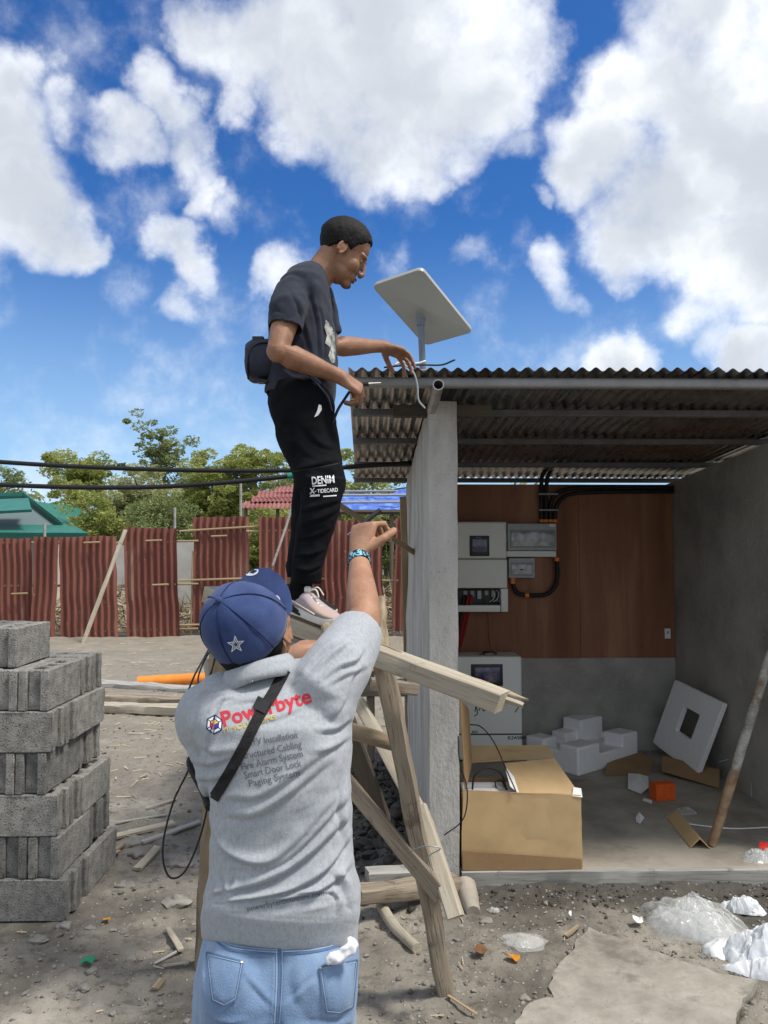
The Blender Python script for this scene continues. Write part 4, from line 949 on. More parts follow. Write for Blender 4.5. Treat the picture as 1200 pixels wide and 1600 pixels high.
wallp('flap', [P(726, 1236, 3.88), P(736, 1192, 4.18), P(731, 1108, 4.16), P(717, 1092, 3.89)], 'cardin', .006, 'dark left flap standing up against the pillar')
wallp('tape', [P(797, 1229, 3.895), P(811, 1240, 3.885), P(803, 1214, 4.0), P(788, 1196, 4.1)], 'paper', .001); wallp('tape', [P(894, 1244, 3.866), P(910, 1246, 3.864), P(908, 1232, 3.92), P(896, 1230, 3.92)], 'paper', .001)
bm = NB(); box(bm, (f0.x + .02, 3.90, bz + .02), (f1.x - .18, yb_ - .02, P(760, 1228, 4.0).z - .03), .01); tag(put('foam_liner', bm, 'foam', None, (f0.x + .02, 3.9, bz)), 'white foam liner lying inside the open cardboard box', 'packing foam')
bm = NB(); tube(bm, spline([P(738, 1234, 4.0), P(742, 1212, 4.02), P(760, 1200, 4.05), P(782, 1208, 4.05), P(792, 1235, 4.03)], 8), .0055, 7); tube(bm, spline([P(776, 1234, 4.06), P(774, 1222, 4.08), P(784, 1220, 4.1), P(789, 1232, 4.08)], 6), .004, 6); tag(put('black_cord', bm, 'rubber', None, P(760, 1230, 4.0)), 'black cord curling out of the open cardboard box', 'cord')
bm = NB(); tube(bm, spline([P(735, 1132, 4.0), P(752, 1136, 3.9), P(772, 1160, 3.86), P(790, 1200, 3.86), P(806, 1236, 3.856)], 8), .0032, 6); tag(put('thin_wire', bm, 'rubber', None, P(772, 1160, 3.86)), 'thin black wire arching over the box flaps', 'wire')
bm = NB(); tube(bm, spline([P(716, 1150, 3.84), P(718, 1190, 3.80), P(729, 1228, 3.79), P(729, 1262, 3.80), P(720, 1285, 3.82), P(694, 1305, 3.835)], 8), .0032, 6); tag(put('thin_wire', bm, 'rubber', None, P(729, 1262, 3.80)), 'thin dark wire drooping down the foot of the pillar', 'wire')
# moulded foam tray on the floor
ft = NB(); c0 = F_(904, 1214); 
rz = Matrix.Rotation(rad(38), 3, 'Z'); mw = Matrix.Translation(c0 + Vector((0, .0, 0))) @ rz.to_4x4()
fb = [((0, 0, 0), (.74, .48, .12)), ((0, 0, .11), (.26, .17, .20)), ((.0, .31, .11), (.16, .48, .205)), ((.54, .0, .11), (.74, .17, .215)), ((.44, .30, .11), (.72, .48, .285)), ((.30, .34, .11), (.45, .48, .20)), ((.0, .16, .11), (.05, .32, .15)), ((.69, .16, .11), (.74, .31, .16))]
for a, b in fb: box(ft, a, b, .008, mw)
tag(put('foam_tray', remesh(ft, .007, 3), 'foam', None, c0, sm=True), 'white moulded foam tray with raised corners on the shed floor', 'packing foam')
# square foam frame leaning in the corner
q4 = [P(1019, 1160, 6.0), P(1088, 1213, 5.40), P(1131, 1099, 5.25), P(1054, 1062, 5.85)]
O = q4[0]; U = (q4[1] - q4[0]); V = (q4[3] - q4[0]); lu, lv = U.length, V.length; U.normalize(); V.normalize(); Nn = U.cross(V).normalized()
if Nn.y > 0: Nn = -Nn
bm = NB(); R = []
outer = [(0, 0), (1, 0), (1, 1), (0, 1)]; inner = [(.36, .36), (.68, .36), (.68, .72), (.36, .72)]
def fp(s, t, k): return q4[0].lerp(q4[1], s).lerp(q4[3].lerp(q4[2], s), t) + Nn * k
vo_ = [[bm.verts.new(fp(s, t, k)) for s, t in outer] for k in (0, -.035)]; vi_ = [[bm.verts.new(fp(s, t, k)) for s, t in inner] for k in (0, -.035)]
for i in range(4):
    j = (i + 1) % 4
    bm.faces.new((vo_[0][i], vo_[0][j], vi_[0][j], vi_[0][i])); bm.faces.new((vo_[1][j], vo_[1][i], vi_[1][i], vi_[1][j]))
    bm.faces.new((vo_[0][j], vo_[0][i], vo_[1][i], vo_[1][j])); bm.faces.new((vi_[0][i], vi_[0][j], vi_[1][j], vi_[1][i]))
bmesh.ops.bevel(bm, geom=bm.edges[:], offset=.005, segments=2, affect='EDGES')
tag(put('packing_sheet', bm, 'foam', None, O, sm=30), 'square white foam sheet with a window hole, leaning in the corner', 'packing foam')
# leaning pole
MT['rustypole'] = mat('rusty_pole', [(.13,.075,.04),(.24,.15,.085),(.34,.26,.17)], 9, .8, .4, 60, spots=((.40,.39,.36), 6, .55, .8))
MT['polepaint'] = mat('worn_pole', [(.20,.19,.165),(.33,.32,.285),(.45,.44,.41)], 12, .75, .4, 60, spots=((.20,.12,.06), 7, .5, .85), speck=((.62,.6,.56), 60, .62, .7))
bm = NB(); a, b = F_(1112, 1322), P(1215, 985, 4.38); tube(bm, [a.lerp(b, .30), b, a.lerp(b, 1.6)], .026, 14); lp_ = put('leaning_pole', bm, 'polepaint', None, a, sm=40); bm = NB(); tube(bm, [a, a.lerp(b, .15), a.lerp(b, .31)], [.023, .027, .028], 14); put('rusty_foot', bm, 'rustypole', lp_, sm=40); tag(lp_, 'rust marked metal pole leaning across the right of the shed', 'pole')
def litter(name, label, cat, pts, m, th=.003, base=F_):
    v = [base(x, y) + Vector((0, 0, z)) for x, y, z in pts]; bm = NB(); n = (v[1] - v[0]).cross(v[-1] - v[0]).normalized(); n = n if n.z > 0 else -n
    lo = [bm.verts.new(p) for p in v]; hi = [bm.verts.new(p + n * th) for p in v]; k = len(v)
    bm.faces.new(lo[::-1]); bm.faces.new(hi)
    for i in range(k): bm.faces.new((lo[i], lo[(i + 1) % k], hi[(i + 1) % k], hi[i]))
    return tag(put(name, bm, m, None, v[0]), label, cat)
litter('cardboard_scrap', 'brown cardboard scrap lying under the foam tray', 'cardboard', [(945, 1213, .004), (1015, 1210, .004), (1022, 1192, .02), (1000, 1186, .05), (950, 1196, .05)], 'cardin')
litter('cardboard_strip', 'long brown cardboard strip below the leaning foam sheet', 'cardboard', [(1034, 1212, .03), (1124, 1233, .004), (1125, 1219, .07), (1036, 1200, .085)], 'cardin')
litter('paper_scrap', 'white crumpled paper beside the orange box', 'paper', [(981, 1235, .01), (1002, 1242, .005), (1014, 1238, .03), (1013, 1221, .03), (1000, 1224, .06), (982, 1218, .04)], 'paper')
litter('paper_scrap', 'tiny white paper strip in front of the orange box', 'paper', [(1004, 1252, .003), (1019, 1257, .003), (1019, 1252, .003), (1006, 1248, .003)], 'paper')
litter('paper_scrap', 'small white torn paper on the bare floor', 'paper', [(994, 1285, .002), (1000, 1288, .002), (1007, 1281, .01), (999, 1275, .02), (994, 1278, .006)], 'paper')
ob = F_(1026, 1253); bm = NB(); box(bm, (0, 0, 0), (.14, .075, .105), .003, Matrix.Translation(ob) @ Matrix.Rotation(rad(14), 4, 'Z')); MT['orange_card'] = mat('orange_card', [(.62, .09, .015), (.72, .13, .02)], 12, .6)
o = tag(put('small_box', bm, 'orange_card', None, ob), 'small bright orange carton on the shed floor', 'carton'); bm = NB(); box(bm, (.1405, .006, .01), (.1425, .07, .1), 0, Matrix.Translation(ob) @ Matrix.Rotation(rad(14), 4, 'Z')); put('end_label', bm, 'paper', o)
# corner protector: L profile
a, b = F_(1056, 1280), F_(1094, 1326); d = (b - a).normalized(); s_ = Vector((-d.y, d.x, 0)); bm = NB()
hexa(bm, [a - s_ * .05, b - s_ * .05, b + Vector((0, 0, .05)), a + Vector((0, 0, .05))] + [p + Vector((0, 0, .006)) for p in (a - s_ * .05, b - s_ * .05, b + Vector((0, 0, .05)), a + Vector((0, 0, .05)))])
hexa(bm, [a + Vector((0, 0, .05)), b + Vector((0, 0, .05)), b + s_ * .05, a + s_ * .05] + [p + Vector((0, 0, .006)) for p in (a + Vector((0, 0, .05)), b + Vector((0, 0, .05)), b + s_ * .05, a + s_ * .05)])
tag(put('corner_protector', bm, 'card', None, a), 'folded cardboard corner protector lying by the foot of the pole', 'cardboard')
def film(name, label, c, rx, ry, h, m, seed, layers=2, cat='plastic wrap', rot=0., k=56, ridge=3., lift=.0):
    V, Fc = [], []; c = np.array(c); n0 = 0
    for L_ in range(layers):
        g = np.linspace(-1, 1, k); U, W = np.meshgrid(g, g); U, W = U.ravel(), W.ravel()
        # square to a rough disc with a torn outline
        r = np.hypot(U, W); r = np.minimum(r * np.maximum(np.abs(U), np.abs(W)) / (r + 1e-6), 1) ; an = np.arctan2(W, U); e = 1 + fbm(np.c_[np.cos(an) * 1.6, np.sin(an) * 1.6, np.full(an.size, seed + L_ * 5.)], 2, seed) * .5
        x, y = np.cos(an) * r * e, np.sin(an) * r * e; s_ = 1 - .22 * L_
        q = np.c_[x * ridge, y * ridge, np.full(x.size, L_ * 3.7 + seed)]
        q = q + np.stack([fbm(q * .8 + 5, 2, seed + 1), fbm(q * .8 + 9, 2, seed + 2), 0 * x], 1) * .9
        rd = 1 - np.abs(fbm(q, 2, seed + 3)) * 3.2; rd2 = 1 - np.abs(fbm(q * 2.3, 2, seed + 6)) * 3.
        dome = np.clip(1 - r ** 2.6, 0, 1) ** .7
        z = h * .62 * (dome * (.40 + .35 * L_ / max(1, layers) + .9 * fbm(q * .5 + 3, 2, seed + 11)) + .20 * np.clip(rd, -.6, 1) * (.15 + .85 * dome) + .09 * rd2 * (.2 + .8 * dome) + .05 * (1 - np.abs(fbm(q * 5.2, 2, seed + 8)) * 3.) * (.2 + .8 * dome))
        x2, y2 = x * rx * s_ + rd2 * h * .05, y * ry * s_ + rd * h * .06
        cr, sr = math.cos(rad(rot)), math.sin(rad(rot)); X = x2 * cr - y2 * sr; Y = x2 * sr + y2 * cr
        V.append(np.c_[X, Y, np.maximum(z, .002) + lift] + c)
        I = np.arange(k * k).reshape(k, k) + n0; Fc.append(np.stack([I[:-1, :-1], I[:-1, 1:], I[1:, 1:], I[1:, :-1]], -1).reshape(-1, 4)); n0 += k * k
    v = np.concatenate(V); f = np.concatenate(Fc); o = put(name, mesh_np(name, v, f), m, None, tuple(c), sm=True); return tag(o, label, cat)
film('plastic_bag', 'crumpled clear bag with red print at the sill, right edge', F_(1188, 1344), .11, .06, .10, 'plastic_film', 3, 3, 'plastic bag', k=36)
litter('red_print', 'red scrap of print inside the clear bag at the sill', 'print', [(1186, 1340, .05), (1199, 1344, .04), (1200, 1336, .06), (1188, 1334, .06)], flat('red_print', (.6, .03, .02)))
film('plastic_bag', 'wispy clear film beside the corner protector', F_(1072, 1270), .06, .05, .06, 'plastic_film', 5, 1, 'plastic bag', k=24)
bm = NB(); tube(bm, spline([F_(1075, 1290) + Vector((0, 0, .01)), F_(1110, 1294) + Vector((0, 0, .008)), F_(1150, 1297) + Vector((0, 0, .008)), F_(1200, 1295) + Vector((0, 0, .008))], 6), .004, 6); tag(put('white_string', bm, 'paper', None, F_(1110, 1294)), 'white cord lying across the shed floor behind the pole', 'cord')
bm = NB(); tube(bm, spline([P(1124, 1190, 5.3), P(1150, 1186, 5.3), P(1172, 1205, 5.1), P(1174, 1245, 4.9)], 6), .003, 5); tag(put('thin_wire', bm, 'grey_plastic', None, P(1150, 1190, 5.2)), 'thin grey wire curling in the right corner of the shed', 'wire')

# ================================================================== clutter on the yard
film('plastic_wrapper', 'flat clear plastic wrapper on the mud near the front leg', G(816, 1472), .10, .07, .035, 'plastic_film', 11, 2, rot=-8, k=40)
film('plastic_sheet', 'large heap of crumpled clear plastic sheeting in front of the sill', G(1080, 1452), .23, .17, .20, 'plastic_film', 12, 4, rot=-12, ridge=1.9, k=80)
film('plastic_sheet', 'whiter crumpled film lying on the right side of the clear heap', G(1112, 1462), .13, .12, .15, 'plastic_film', 18, 3, rot=20, ridge=1.8)
film('plastic_sheet', 'thin pale film standing up behind the clear plastic heap', G(1160, 1422), .085, .07, .12, 'white_bag', 14, 2, rot=-30, ridge=2.)
film('plastic_bag', 'puffy white plastic bag at the right edge', G(1188, 1506), .19, .15, .22, 'white_bag', 15, 3, 'plastic bag', ridge=1.7, k=64)
film('plastic_bag', 'little torn clear bag at the foot of the pillar', G(772, 1424), .03, .025, .03, 'plastic_film', 16, 2, 'plastic bag', k=24)
leafm = flat('orange_leaf', (.55, .22, .015), .6)
def scrap(name, label, cat, px, py, s, m, z=.012, seed=0, lift=.02):
    r = np.random.default_rng(seed); c = G(px, py) + Vector((0, 0, z)); k = 7; bm = NB(); a0 = r.uniform(0, 6)
    v = [c + Vector((math.cos(a0 + i * 6.283 / k) * s * r.uniform(.6, 1.1), math.sin(a0 + i * 6.283 / k) * s * r.uniform(.6, 1.1), r.uniform(0, lift))) for i in range(k)]
    lo = [bm.verts.new(p) for p in v]; m0 = bm.verts.new(c + Vector((0, 0, lift * .2)))
    hi = [bm.verts.new(p + Vector((0, 0, .0015))) for p in v]; m1 = bm.verts.new(m0.co + Vector((0, 0, .0015)))
    for i in range(k):
        j = (i + 1) % k; bm.faces.new((lo[j], lo[i], m0)); bm.faces.new((hi[i], hi[j], m1)); bm.faces.new((lo[i], lo[j], hi[j], hi[i]))
    return tag(put(name, bm, m, None, c), label, cat)
scrap('fallen_leaf', 'orange fallen leaf below the clear wrapper', 'leaf', 803, 1503, .028, leafm, seed=1)
scrap('fallen_leaf', 'yellow fallen leaf on the bare dirt at left', 'leaf', 166, 1443, .022, leafm, seed=2)
scrap('fallen_leaf', 'tan fallen leaf beside the block stack foot', 'leaf', 180, 1338, .04, flat('tan_leaf', (.45, .25, .10), .7), seed=3)
scrap('green_scrap', 'small green plastic scrap on the dirt at left', 'plastic scrap', 138, 1508, .03, flat('green_plastic', (.02, .24, .13), .5), seed=4)
scrap('paper_scrap', 'white paper chip near the concrete slab tip', 'paper', 998, 1445, .03, 'paper', seed=5)
scrap('paper_scrap', 'tiny white paper bit on the mud before the sill', 'paper', 890, 1435, .012, 'paper', seed=6)
scrap('fallen_leaf', 'small brown leaf left of the clear wrapper', 'leaf', 752, 1490, .03, flat('brown_leaf', (.16, .08, .035), .8), seed=7)
# broken concrete slab lying at the lower right
edge = [(921, 1451), (1000, 1478), (1080, 1505), (1183, 1536), (1166, 1560), (1148, 1600), (1125, 1660), (800, 1660), (806, 1598), (838, 1562), (868, 1556), (858, 1540), (868, 1515), (884, 1498), (902, 1470)]
ev = [PG(x, y, .035) for x, y in edge]; bm = NB(); top = [bm.verts.new(p) for p in ev]; bot = [bm.verts.new(p + Vector((0, 0, -.07))) for p in ev]
bm.faces.new(top)
for i in range(len(ev)): bm.faces.new((top[i], bot[i], bot[(i + 1) % len(ev)], top[(i + 1) % len(ev)]))
bmesh.ops.triangulate(bm, faces=bm.faces[:])
for _ in range(6):
    es = [e for e in bm.edges if e.calc_length() > .035]
    if not es: break
    bmesh.ops.subdivide_edges(bm, edges=es, cuts=1); bmesh.ops.triangulate(bm, faces=[f for f in bm.faces if len(f.verts) > 3])
me = bpy.data.meshes.new('s'); bm.to_mesh(me); bm.free(); v = arr(me); v[:, 2] += fbm(v * 3, 3, 3) * .02 + fbm(v * 14, 3, 5) * .012; v[:, :2] += np.stack([fbm(v * 12, 3, 8), fbm(v * 12, 3, 9)], 1) * .03; setarr(me, v)
MT['oldslab'] = mat('old_concrete_slab', [(.22,.203,.172),(.31,.288,.248),(.38,.357,.312)], 5, .9, .7, 50, spots=((.13,.115,.092), 2.4, .50, .8), speck=((.2,.18,.16), 60, .64, .6))
tag(put('concrete_slab', me, 'oldslab', None, ev[0], sm=40), 'broken flat piece of pale concrete lying in the mud, lower right', 'concrete slab')
log('pale_stick', G(596, 1424) + Vector((0, 0, .03)), G(652, 1492) + Vector((0, 0, .025)), .026, .022, 'palewood', None, bend=.02, jag=.06)
tag(bpy.data.objects['pale_stick'], 'smooth pale stick lying left of the front leg', 'stick')
o = timber('base_timber', P(556, 1398, 3.55), P(712, 1380, 3.78), .09, .075, 'wood', None); tag(o, 'squared timber lying on the mud at the pillar foot', 'timber')
o = timber('base_timber', P(574, 1368, 3.8), P(660, 1364, 3.85), .1, .06, 'greywood', None); tag(o, 'short grey board resting behind the squared timber', 'board')
o = log('concrete_stub', G(740, 1428), P(728, 1384, 3.80), .035, .05, 'slab', None, jag=.15); tag(o, 'rough concrete stub under the corner of the sill', 'footing')
# orange pipe, boards in the yard
y = 10.1; bm = NB(); a, b = P(216, 1066, y), P(650, 1041, y + .15); pipe_open(bm, a, b, .075, .069, 18); tag(put('drain_pipe', bm, 'orange', None, a, sm=40), 'long orange plastic drain pipe lying on the yard', 'pipe')
YD = [('pale weathered board, topmost of the pile left of the cap', (140, 1086), (330, 1096), .22, .05, 'greywood'), ('dark edged board under the pale weathered one', (140, 1103), (320, 1108), .2, .08, 'wood'), ('long tan board, nearest of the yard pile', (142, 1112), (305, 1116), .16, .09, 'palewood')]
for i, (l, a, b, w, h, m) in enumerate(YD):
    A, B = G(*a), G(*b); A.z += .05 + .05 * (2 - i); B.z += .04 + .04 * (2 - i); tag(timber('board', A, B, w, h, m, None, jag=.012), l, 'board', 'boards lying in the yard')
ST = [((150, 1318), (272, 1290), .06, 'palewood', 'long pale lath by the block stack'), ((180, 1332), (208, 1314), .03, 'wood', 'short brown lath tucked by the stack foot'), ((214, 1362), (246, 1328), .045, 'palewood', 'pale lath pointing at the cable loop'), ((222, 1320), (312, 1288), .04, 'greywood', 'grey lath beside the cable loop'), ((182, 1288), (262, 1276), .02, 'greywood', 'thin grey lath behind the long pale one'), ((228, 1266), (276, 1252), .02, 'palewood', 'thin pale lath nearest the sleeve'),
      ((262, 1455), (283, 1492), .025, 'palewood', 'bent pale splinter left of the jeans'), ((240, 1510), (276, 1492), .014, 'greywood', 'thin twig crossing the pale splinter'), ((254, 1514), (296, 1510), .014, 'palewood', 'short straight splinter left of the jeans'), ((242, 1550), (254, 1536), .03, 'bark', 'brown bark chip left of the jeans'), ((700, 1560), (745, 1592), .012, 'bamboo', 'dry yellow straw by the front leg'), ((884, 1466), (905, 1452), .02, 'bark', 'dark twig above the slab')]
for (a, b, w, m, l) in ST:
    A, B = G(*a), G(*b); A.z += .012; B.z += .016; tag(timber('lath', A, B, w, w * .35, m, None, jag=.003), l, 'wood scrap')
# stones that can be told apart
SN = [(203, 1385, .03, 'round pale stone below the stack corner'), (283, 1350, .055, 'flat grey stone inside the cable loop'), (276, 1410, .055, 'large cracked pale stone left of the shirt hem'), (190, 1384, .03, 'pale stone beside the round one'), (100, 1448, .03, 'pale stone below the front face of the stack'), (60, 1470, .035, 'broad pale stone at lower left'), (140, 1452, .024, 'small pale stone beside the yellow leaf'), (144, 1519, .022, 'white stone by the green scrap'), (132, 1545, .022, 'pointed white stone below the green scrap'), (208, 1318, .06, 'dark stone among the laths'), (214, 1338, .04, 'grey stone below the dark one'), (163, 1358, .03, 'stone against the stack foot'), (206, 1500, .02, 'small stone in the middle of the dirt'), (820, 1560, .02, 'small stone on the edge of the slab'), (1053, 1547, .02, 'pebble on the slab'), (760, 1440, .03, 'muddy stone near the concrete stub')]
for i, (px, py, s, l) in enumerate(SN):
    c = G(px, py); bm = NB(); bmesh.ops.create_icosphere(bm, subdivisions=3, radius=1); me = bpy.data.meshes.new('stone'); bm.to_mesh(me); bm.free()
    v = arr(me); v = v * (1 + fbm(v * 1.3, 3, i * 7)[:, None] * .8) * np.array((s * 1.1, s * .85, s * .55)) + np.array(c) + np.array((0, 0, s * .12)); setarr(me, v)
    tag(put('stone', me, 'stone', None, c, sm=50), l, 'stone', 'stones on the dirt')
# gravel, chips and clods nobody could count
def scatter(name, label, n, seed, smin, smax, m, region, flat_=.6, kind='gravel'):
    r = np.random.default_rng(seed); bm = NB(); bmesh.ops.create_icosphere(bm, subdivisions=1, radius=1); base = np.array([v.co[:] for v in bm.verts]); fc = np.array([[v.index for v in f.verts] for f in bm.faces]); bm.free()
    xy = region(r, n); s = smin * (smax / smin) ** (r.random(n) ** 2.2); z = ground_h(xy[:, 0], xy[:, 1])
    a = r.uniform(0, 6.28, n); ca, sa = np.cos(a), np.sin(a); k = len(base)
    b = base[None] * (1 + r.normal(0, .2, (n, k, 1))) * np.stack([s * r.uniform(.7, 1.6, n), s, s * flat_], 1)[:, None]
    x = b[..., 0] * ca[:, None] - b[..., 1] * sa[:, None]; y = b[..., 0] * sa[:, None] + b[..., 1] * ca[:, None]
    v = np.stack([x + xy[:, 0:1], y + xy[:, 1:2], b[..., 2] + (z + s * flat_ * .25)[:, None]], -1).reshape(-1, 3)
    f = (fc[None] + (np.arange(n) * k)[:, None, None]).reshape(-1, 3); o = put(name, mesh_np(name, v, f), m, sm=55); return tag(o, label, kind, kind='stuff')
def yard(r, n):
    y = 2.3 + (r.random(n) ** 1.6) * 9; x = r.uniform(-.62, .6, n) * y
    k = ~((x > HUT_X0 - .05) & (y > 3.75)) & ~((x < XR + .05) & (x > XR - 1) & (y > 3.5) & (y < 4.4)); return np.c_[x, y][k][:n] if k.all() else np.r_[np.c_[x, y][k], np.c_[x, y][k][:n - k.sum()]][:n]
scatter('gravel', 'pale gravel and chips strewn over the dirt', 6500, 21, .0025, .013, 'stone', yard)
scatter('clods', 'dark crumbs of earth strewn over the dirt', 4200, 22, .003, .014, 'clod' if 'clod' in MT else MT.setdefault('clod', mat('earth_clod', [(.11,.10,.085),(.20,.183,.156)], 20, .95)) and 'clod', yard, .7, 'clods')
def mudreg(r, n): return np.c_[r.normal(MOUND.x + .02, .22, n), r.normal(MOUND.y + .1, .55, n)]
MT['mudclod'] = mat('wet_mud', [(.022,.02,.018),(.06,.055,.048)], 20, .6, .5, 60)
scatter('mud_clods', 'wet dark mud clods heaped against the shed wall', 1500, 23, .008, .04, 'mudclod', lambda r, n: (lambda q: q[(q[:, 0] < HUT_X0 - .02)])(mudreg(r, n * 3))[:n] if False else np.c_[np.minimum(mudreg(r, n)[:, 0], HUT_X0 - .02), r.normal(MOUND.y + .1, .5, n)], .8, 'clods')
scatter('mud_clods', 'dark mud crumbs under the sill', 500, 24, .003, .011, 'mudclod', lambda r, n: np.c_[r.uniform(HUT_X1, 2.4, n), r.normal(3.72, .1, n)], .8, 'clods')
def shreds(name, label, n, seed, m, region, L, W):
    r = np.random.default_rng(seed); xy = region(r, n); z = ground_h(xy[:, 0], xy[:, 1]) + .006; a = r.uniform(0, 6.28, n); l = L * r.uniform(.3, 1.3, n); w = W * r.uniform(.5, 1.4, n)
    d = np.c_[np.cos(a) * l, np.sin(a) * l, r.normal(0, .04, n) * l]; e = np.c_[-np.sin(a) * w, np.cos(a) * w, 0 * a]; c = np.c_[xy, z]; up = np.array((0, 0, 1)) * .004
    v = np.stack([c - d - e, c - d + e, c + d + e, c + d - e, c - d + up, c + d + up], 1).reshape(-1, 3); i = (np.arange(n) * 6)[:, None]
    f = np.concatenate([i + np.array(q) for q in ((0, 4, 5, 3), (4, 1, 2, 5))]); o = put(name, mesh_np(name, v, f), m); return tag(o, label, 'wood chips', kind='stuff')
def far(r, n): y = r.uniform(5.2, 14.5, n); return np.c_[r.uniform(-.52, .02, n) * y, y]
shreds('wood_chips', 'pale wood shavings and straw strewn over the far yard', 650, 31, 'straw', far, .06, .005)
shreds('wood_chips', 'small splinters on the near dirt', 220, 32, 'straw', yard, .025, .0025)
# ================================================================== people
X_, Y_, Z_ = Vector((1, 0, 0)), Vector((0, 1, 0)), Vector((0, 0, 1))
def head(bm, O, fwd, up, s=1., chinup=0.):
    fwd = fwd.normalized(); up = (up - fwd * up.dot(fwd)).normalized(); lf = up.cross(fwd); R = Matrix((fwd, lf, up)).transposed()
    def W(p): return O + R @ (Vector(p) * s)
    def b(c, r, seg=16): ball(bm, W(c), tuple(x * s for x in r), seg, R)
    b((-.014, 0, .040), (.098, .076, .083), 24); b((.030, 0, -.015), (.060, .061, .085), 20); b((.034, 0, -.064), (.054, .054, .050)); b((.073, 0, -.096), (.022, .026, .019)); b((.02, 0, -.085), (.05, .045, .035))
    for sg in (1, -1):
        b((.055, sg * .034, -.03), (.032, .026, .032)); b((.074, sg * .022, .022), (.020, .027, .011)); b((.070, sg * .031, .001), (.013, .013, .011)); b((.101, sg * .012, -.038), (.010, .009, .008))
        tube(bm, [W((-.002 + .015 * math.cos(a), sg * (.076 + .005 * math.cos(a + 2.4)), -.008 + .026 * math.sin(a))) for a in np.linspace(-1.4, 4.0, 10)], .005 * s, 8)
        b((-.004, sg * .074, -.010), (.013, .006, .022))
    tube(bm, [W((.082, 0, .016)), W((.099, 0, -.010)), W((.1085, 0, -.031))], [.008 * s, .0085 * s, .009 * s], 10); b((.1055, 0, -.033), (.0105, .0115, .009))
    b((.088, 0, -.062), (.012, .021, .006)); b((.085, 0, -.073), (.012, .018, .007)); b((.080, 0, -.066), (.018, .026, .018))
    return R, W
def hand(bm, wrist, d, pn, thumb, curl, s=1., tcurl=25, spread=1., rw=.026):
    """palm with four fingers and a thumb; d towards the knuckles, pn out of the palm, thumb the side of the thumb (+1/-1 across)"""
    d = d.normalized(); pn = (pn - d * pn.dot(d)).normalized(); ac = d.cross(pn) * thumb
    L = .088 * s; w0 = Vector(wrist)
    loft(bm, [(w0 - d * .016 * s, ac, pn, rw, rw * .98, 2.1), (w0 + d * .012 * s, ac, pn, rw * 1.06, .0235 * s, 2.3), (w0 + d * .045 * s, ac, pn, .037 * s, .0165 * s, 2.6), (w0 + d * L * .86, ac, pn, .0405 * s, .0145 * s, 2.8), (w0 + d * L, ac, pn, .039 * s, .010 * s, 2.8)], 24)
    for i, (off, ls) in enumerate(((.030, (.042, .026, .020)), (.0102, (.047, .030, .021)), (-.0102, (.043, .028, .020)), (-.0290, (.034, .021, .018)))):
        c = curl[i] if isinstance(curl[0], (tuple, list)) else curl
        p = w0 + d * (L * (.93 - (.06 if i == 3 else 0) - (.02 if i == 0 else 0))) + ac * off * s - pn * .002 * s; dirn = (d + ac * (off * 3.2 * spread)).normalized(); pts = [p - dirn * .012 * s, p]
        for k in range(3):
            ax = dirn.cross(pn)
            dirn = (Matrix.Rotation(rad(c[k]), 3, d.cross(pn)) @ dirn).normalized(); p = p + dirn * ls[k] * s; pts.append(p)
        r = [.0095, .0094, .0086, .0079, .0066]; r = [x * s * (.88 if i == 3 else 1) for x in r]
        tube(bm, pts, r, 12)
        for q_, rr in zip(pts[1:], r[1:]): ball(bm, q_, rr * 1.02, 10)
    p = w0 + d * .022 * s + ac * .026 * s + pn * .006 * s; dirn = (d * .62 + ac * .62 + pn * .35).normalized(); pts = [p - dirn * .012 * s, p]
    for k, l in enumerate((.040, .032, .025)):
        if k: dirn = (Matrix.Rotation(rad(tcurl), 3, (dirn.cross((pn * .5 - ac * .7 + d * .3).normalized())).normalized()) @ dirn).normalized()
        p = p + dirn * l * s; pts.append(p)
    r = [.014 * s, .0135 * s, .0115 * s, .0105 * s, .0085 * s]; tube(bm, pts, r, 12)
    for q_, rr in zip(pts, r): ball(bm, q_, rr * 1.0, 10)
    return pts[-1]
def fold_field(px, py, folds):
    """height of cloth folds drawn as lines: (points, height m, half width px)"""
    h = np.zeros_like(px)
    for pts, a, w in folds:
        c = np.array([p[:2] for p in spline([(x, y, 0) for x, y in pts], 7)]); best = np.full(px.shape, 1e9); tt = np.zeros_like(px); sgn = np.zeros_like(px); n = len(c) - 1
        for i in range(n):
            d = c[i + 1] - c[i]; L = d @ d + 1e-9; t = np.clip(((px - c[i, 0]) * d[0] + (py - c[i, 1]) * d[1]) / L, 0, 1)
            ex, ey = px - c[i, 0] - t * d[0], py - c[i, 1] - t * d[1]; q = ex * ex + ey * ey; m = q < best
            best = np.where(m, q, best); tt = np.where(m, (i + t) / n, tt); sgn = np.where(m, np.sign(d[0] * ey - d[1] * ex), sgn)
        dist = np.sqrt(best); env = np.sin(np.clip(tt, .02, .98) * math.pi) ** .6
        u = dist / w * sgn                                    # ridge with a sharper valley below it
        u = u * 1.15; h += a * env * (np.exp(-np.abs(u / 1.0) ** 1.5) - .95 * np.exp(-np.abs((u - 1.25) / .5) ** 1.6))
    return h
def px_rings(rows, Yc, hd, e=2.4, tilt=None):
    """rings through silhouettes of the photograph: (py, xl, xr)"""
    out = []
    for i, (y, a, b) in enumerate(rows):
        yc = Yc[i] if isinstance(Yc, (list, tuple)) else Yc; h = hd[i] if isinstance(hd, (list, tuple)) else hd
        A, B = P(a, y, yc), P(b, y, yc); c = (A + B) / 2; u = (B - A) / 2; ru = u.length
        if tilt is not None: pass
        out.append((c, X_, Y_, ru, h, e))
    return out
def skin_body(name, label, bm, m, origin, vox=.0032):
    me = remesh(bm, vox, 3, .5); o = put(name, me, m, None, origin); tag(o, label, 'person'); return o

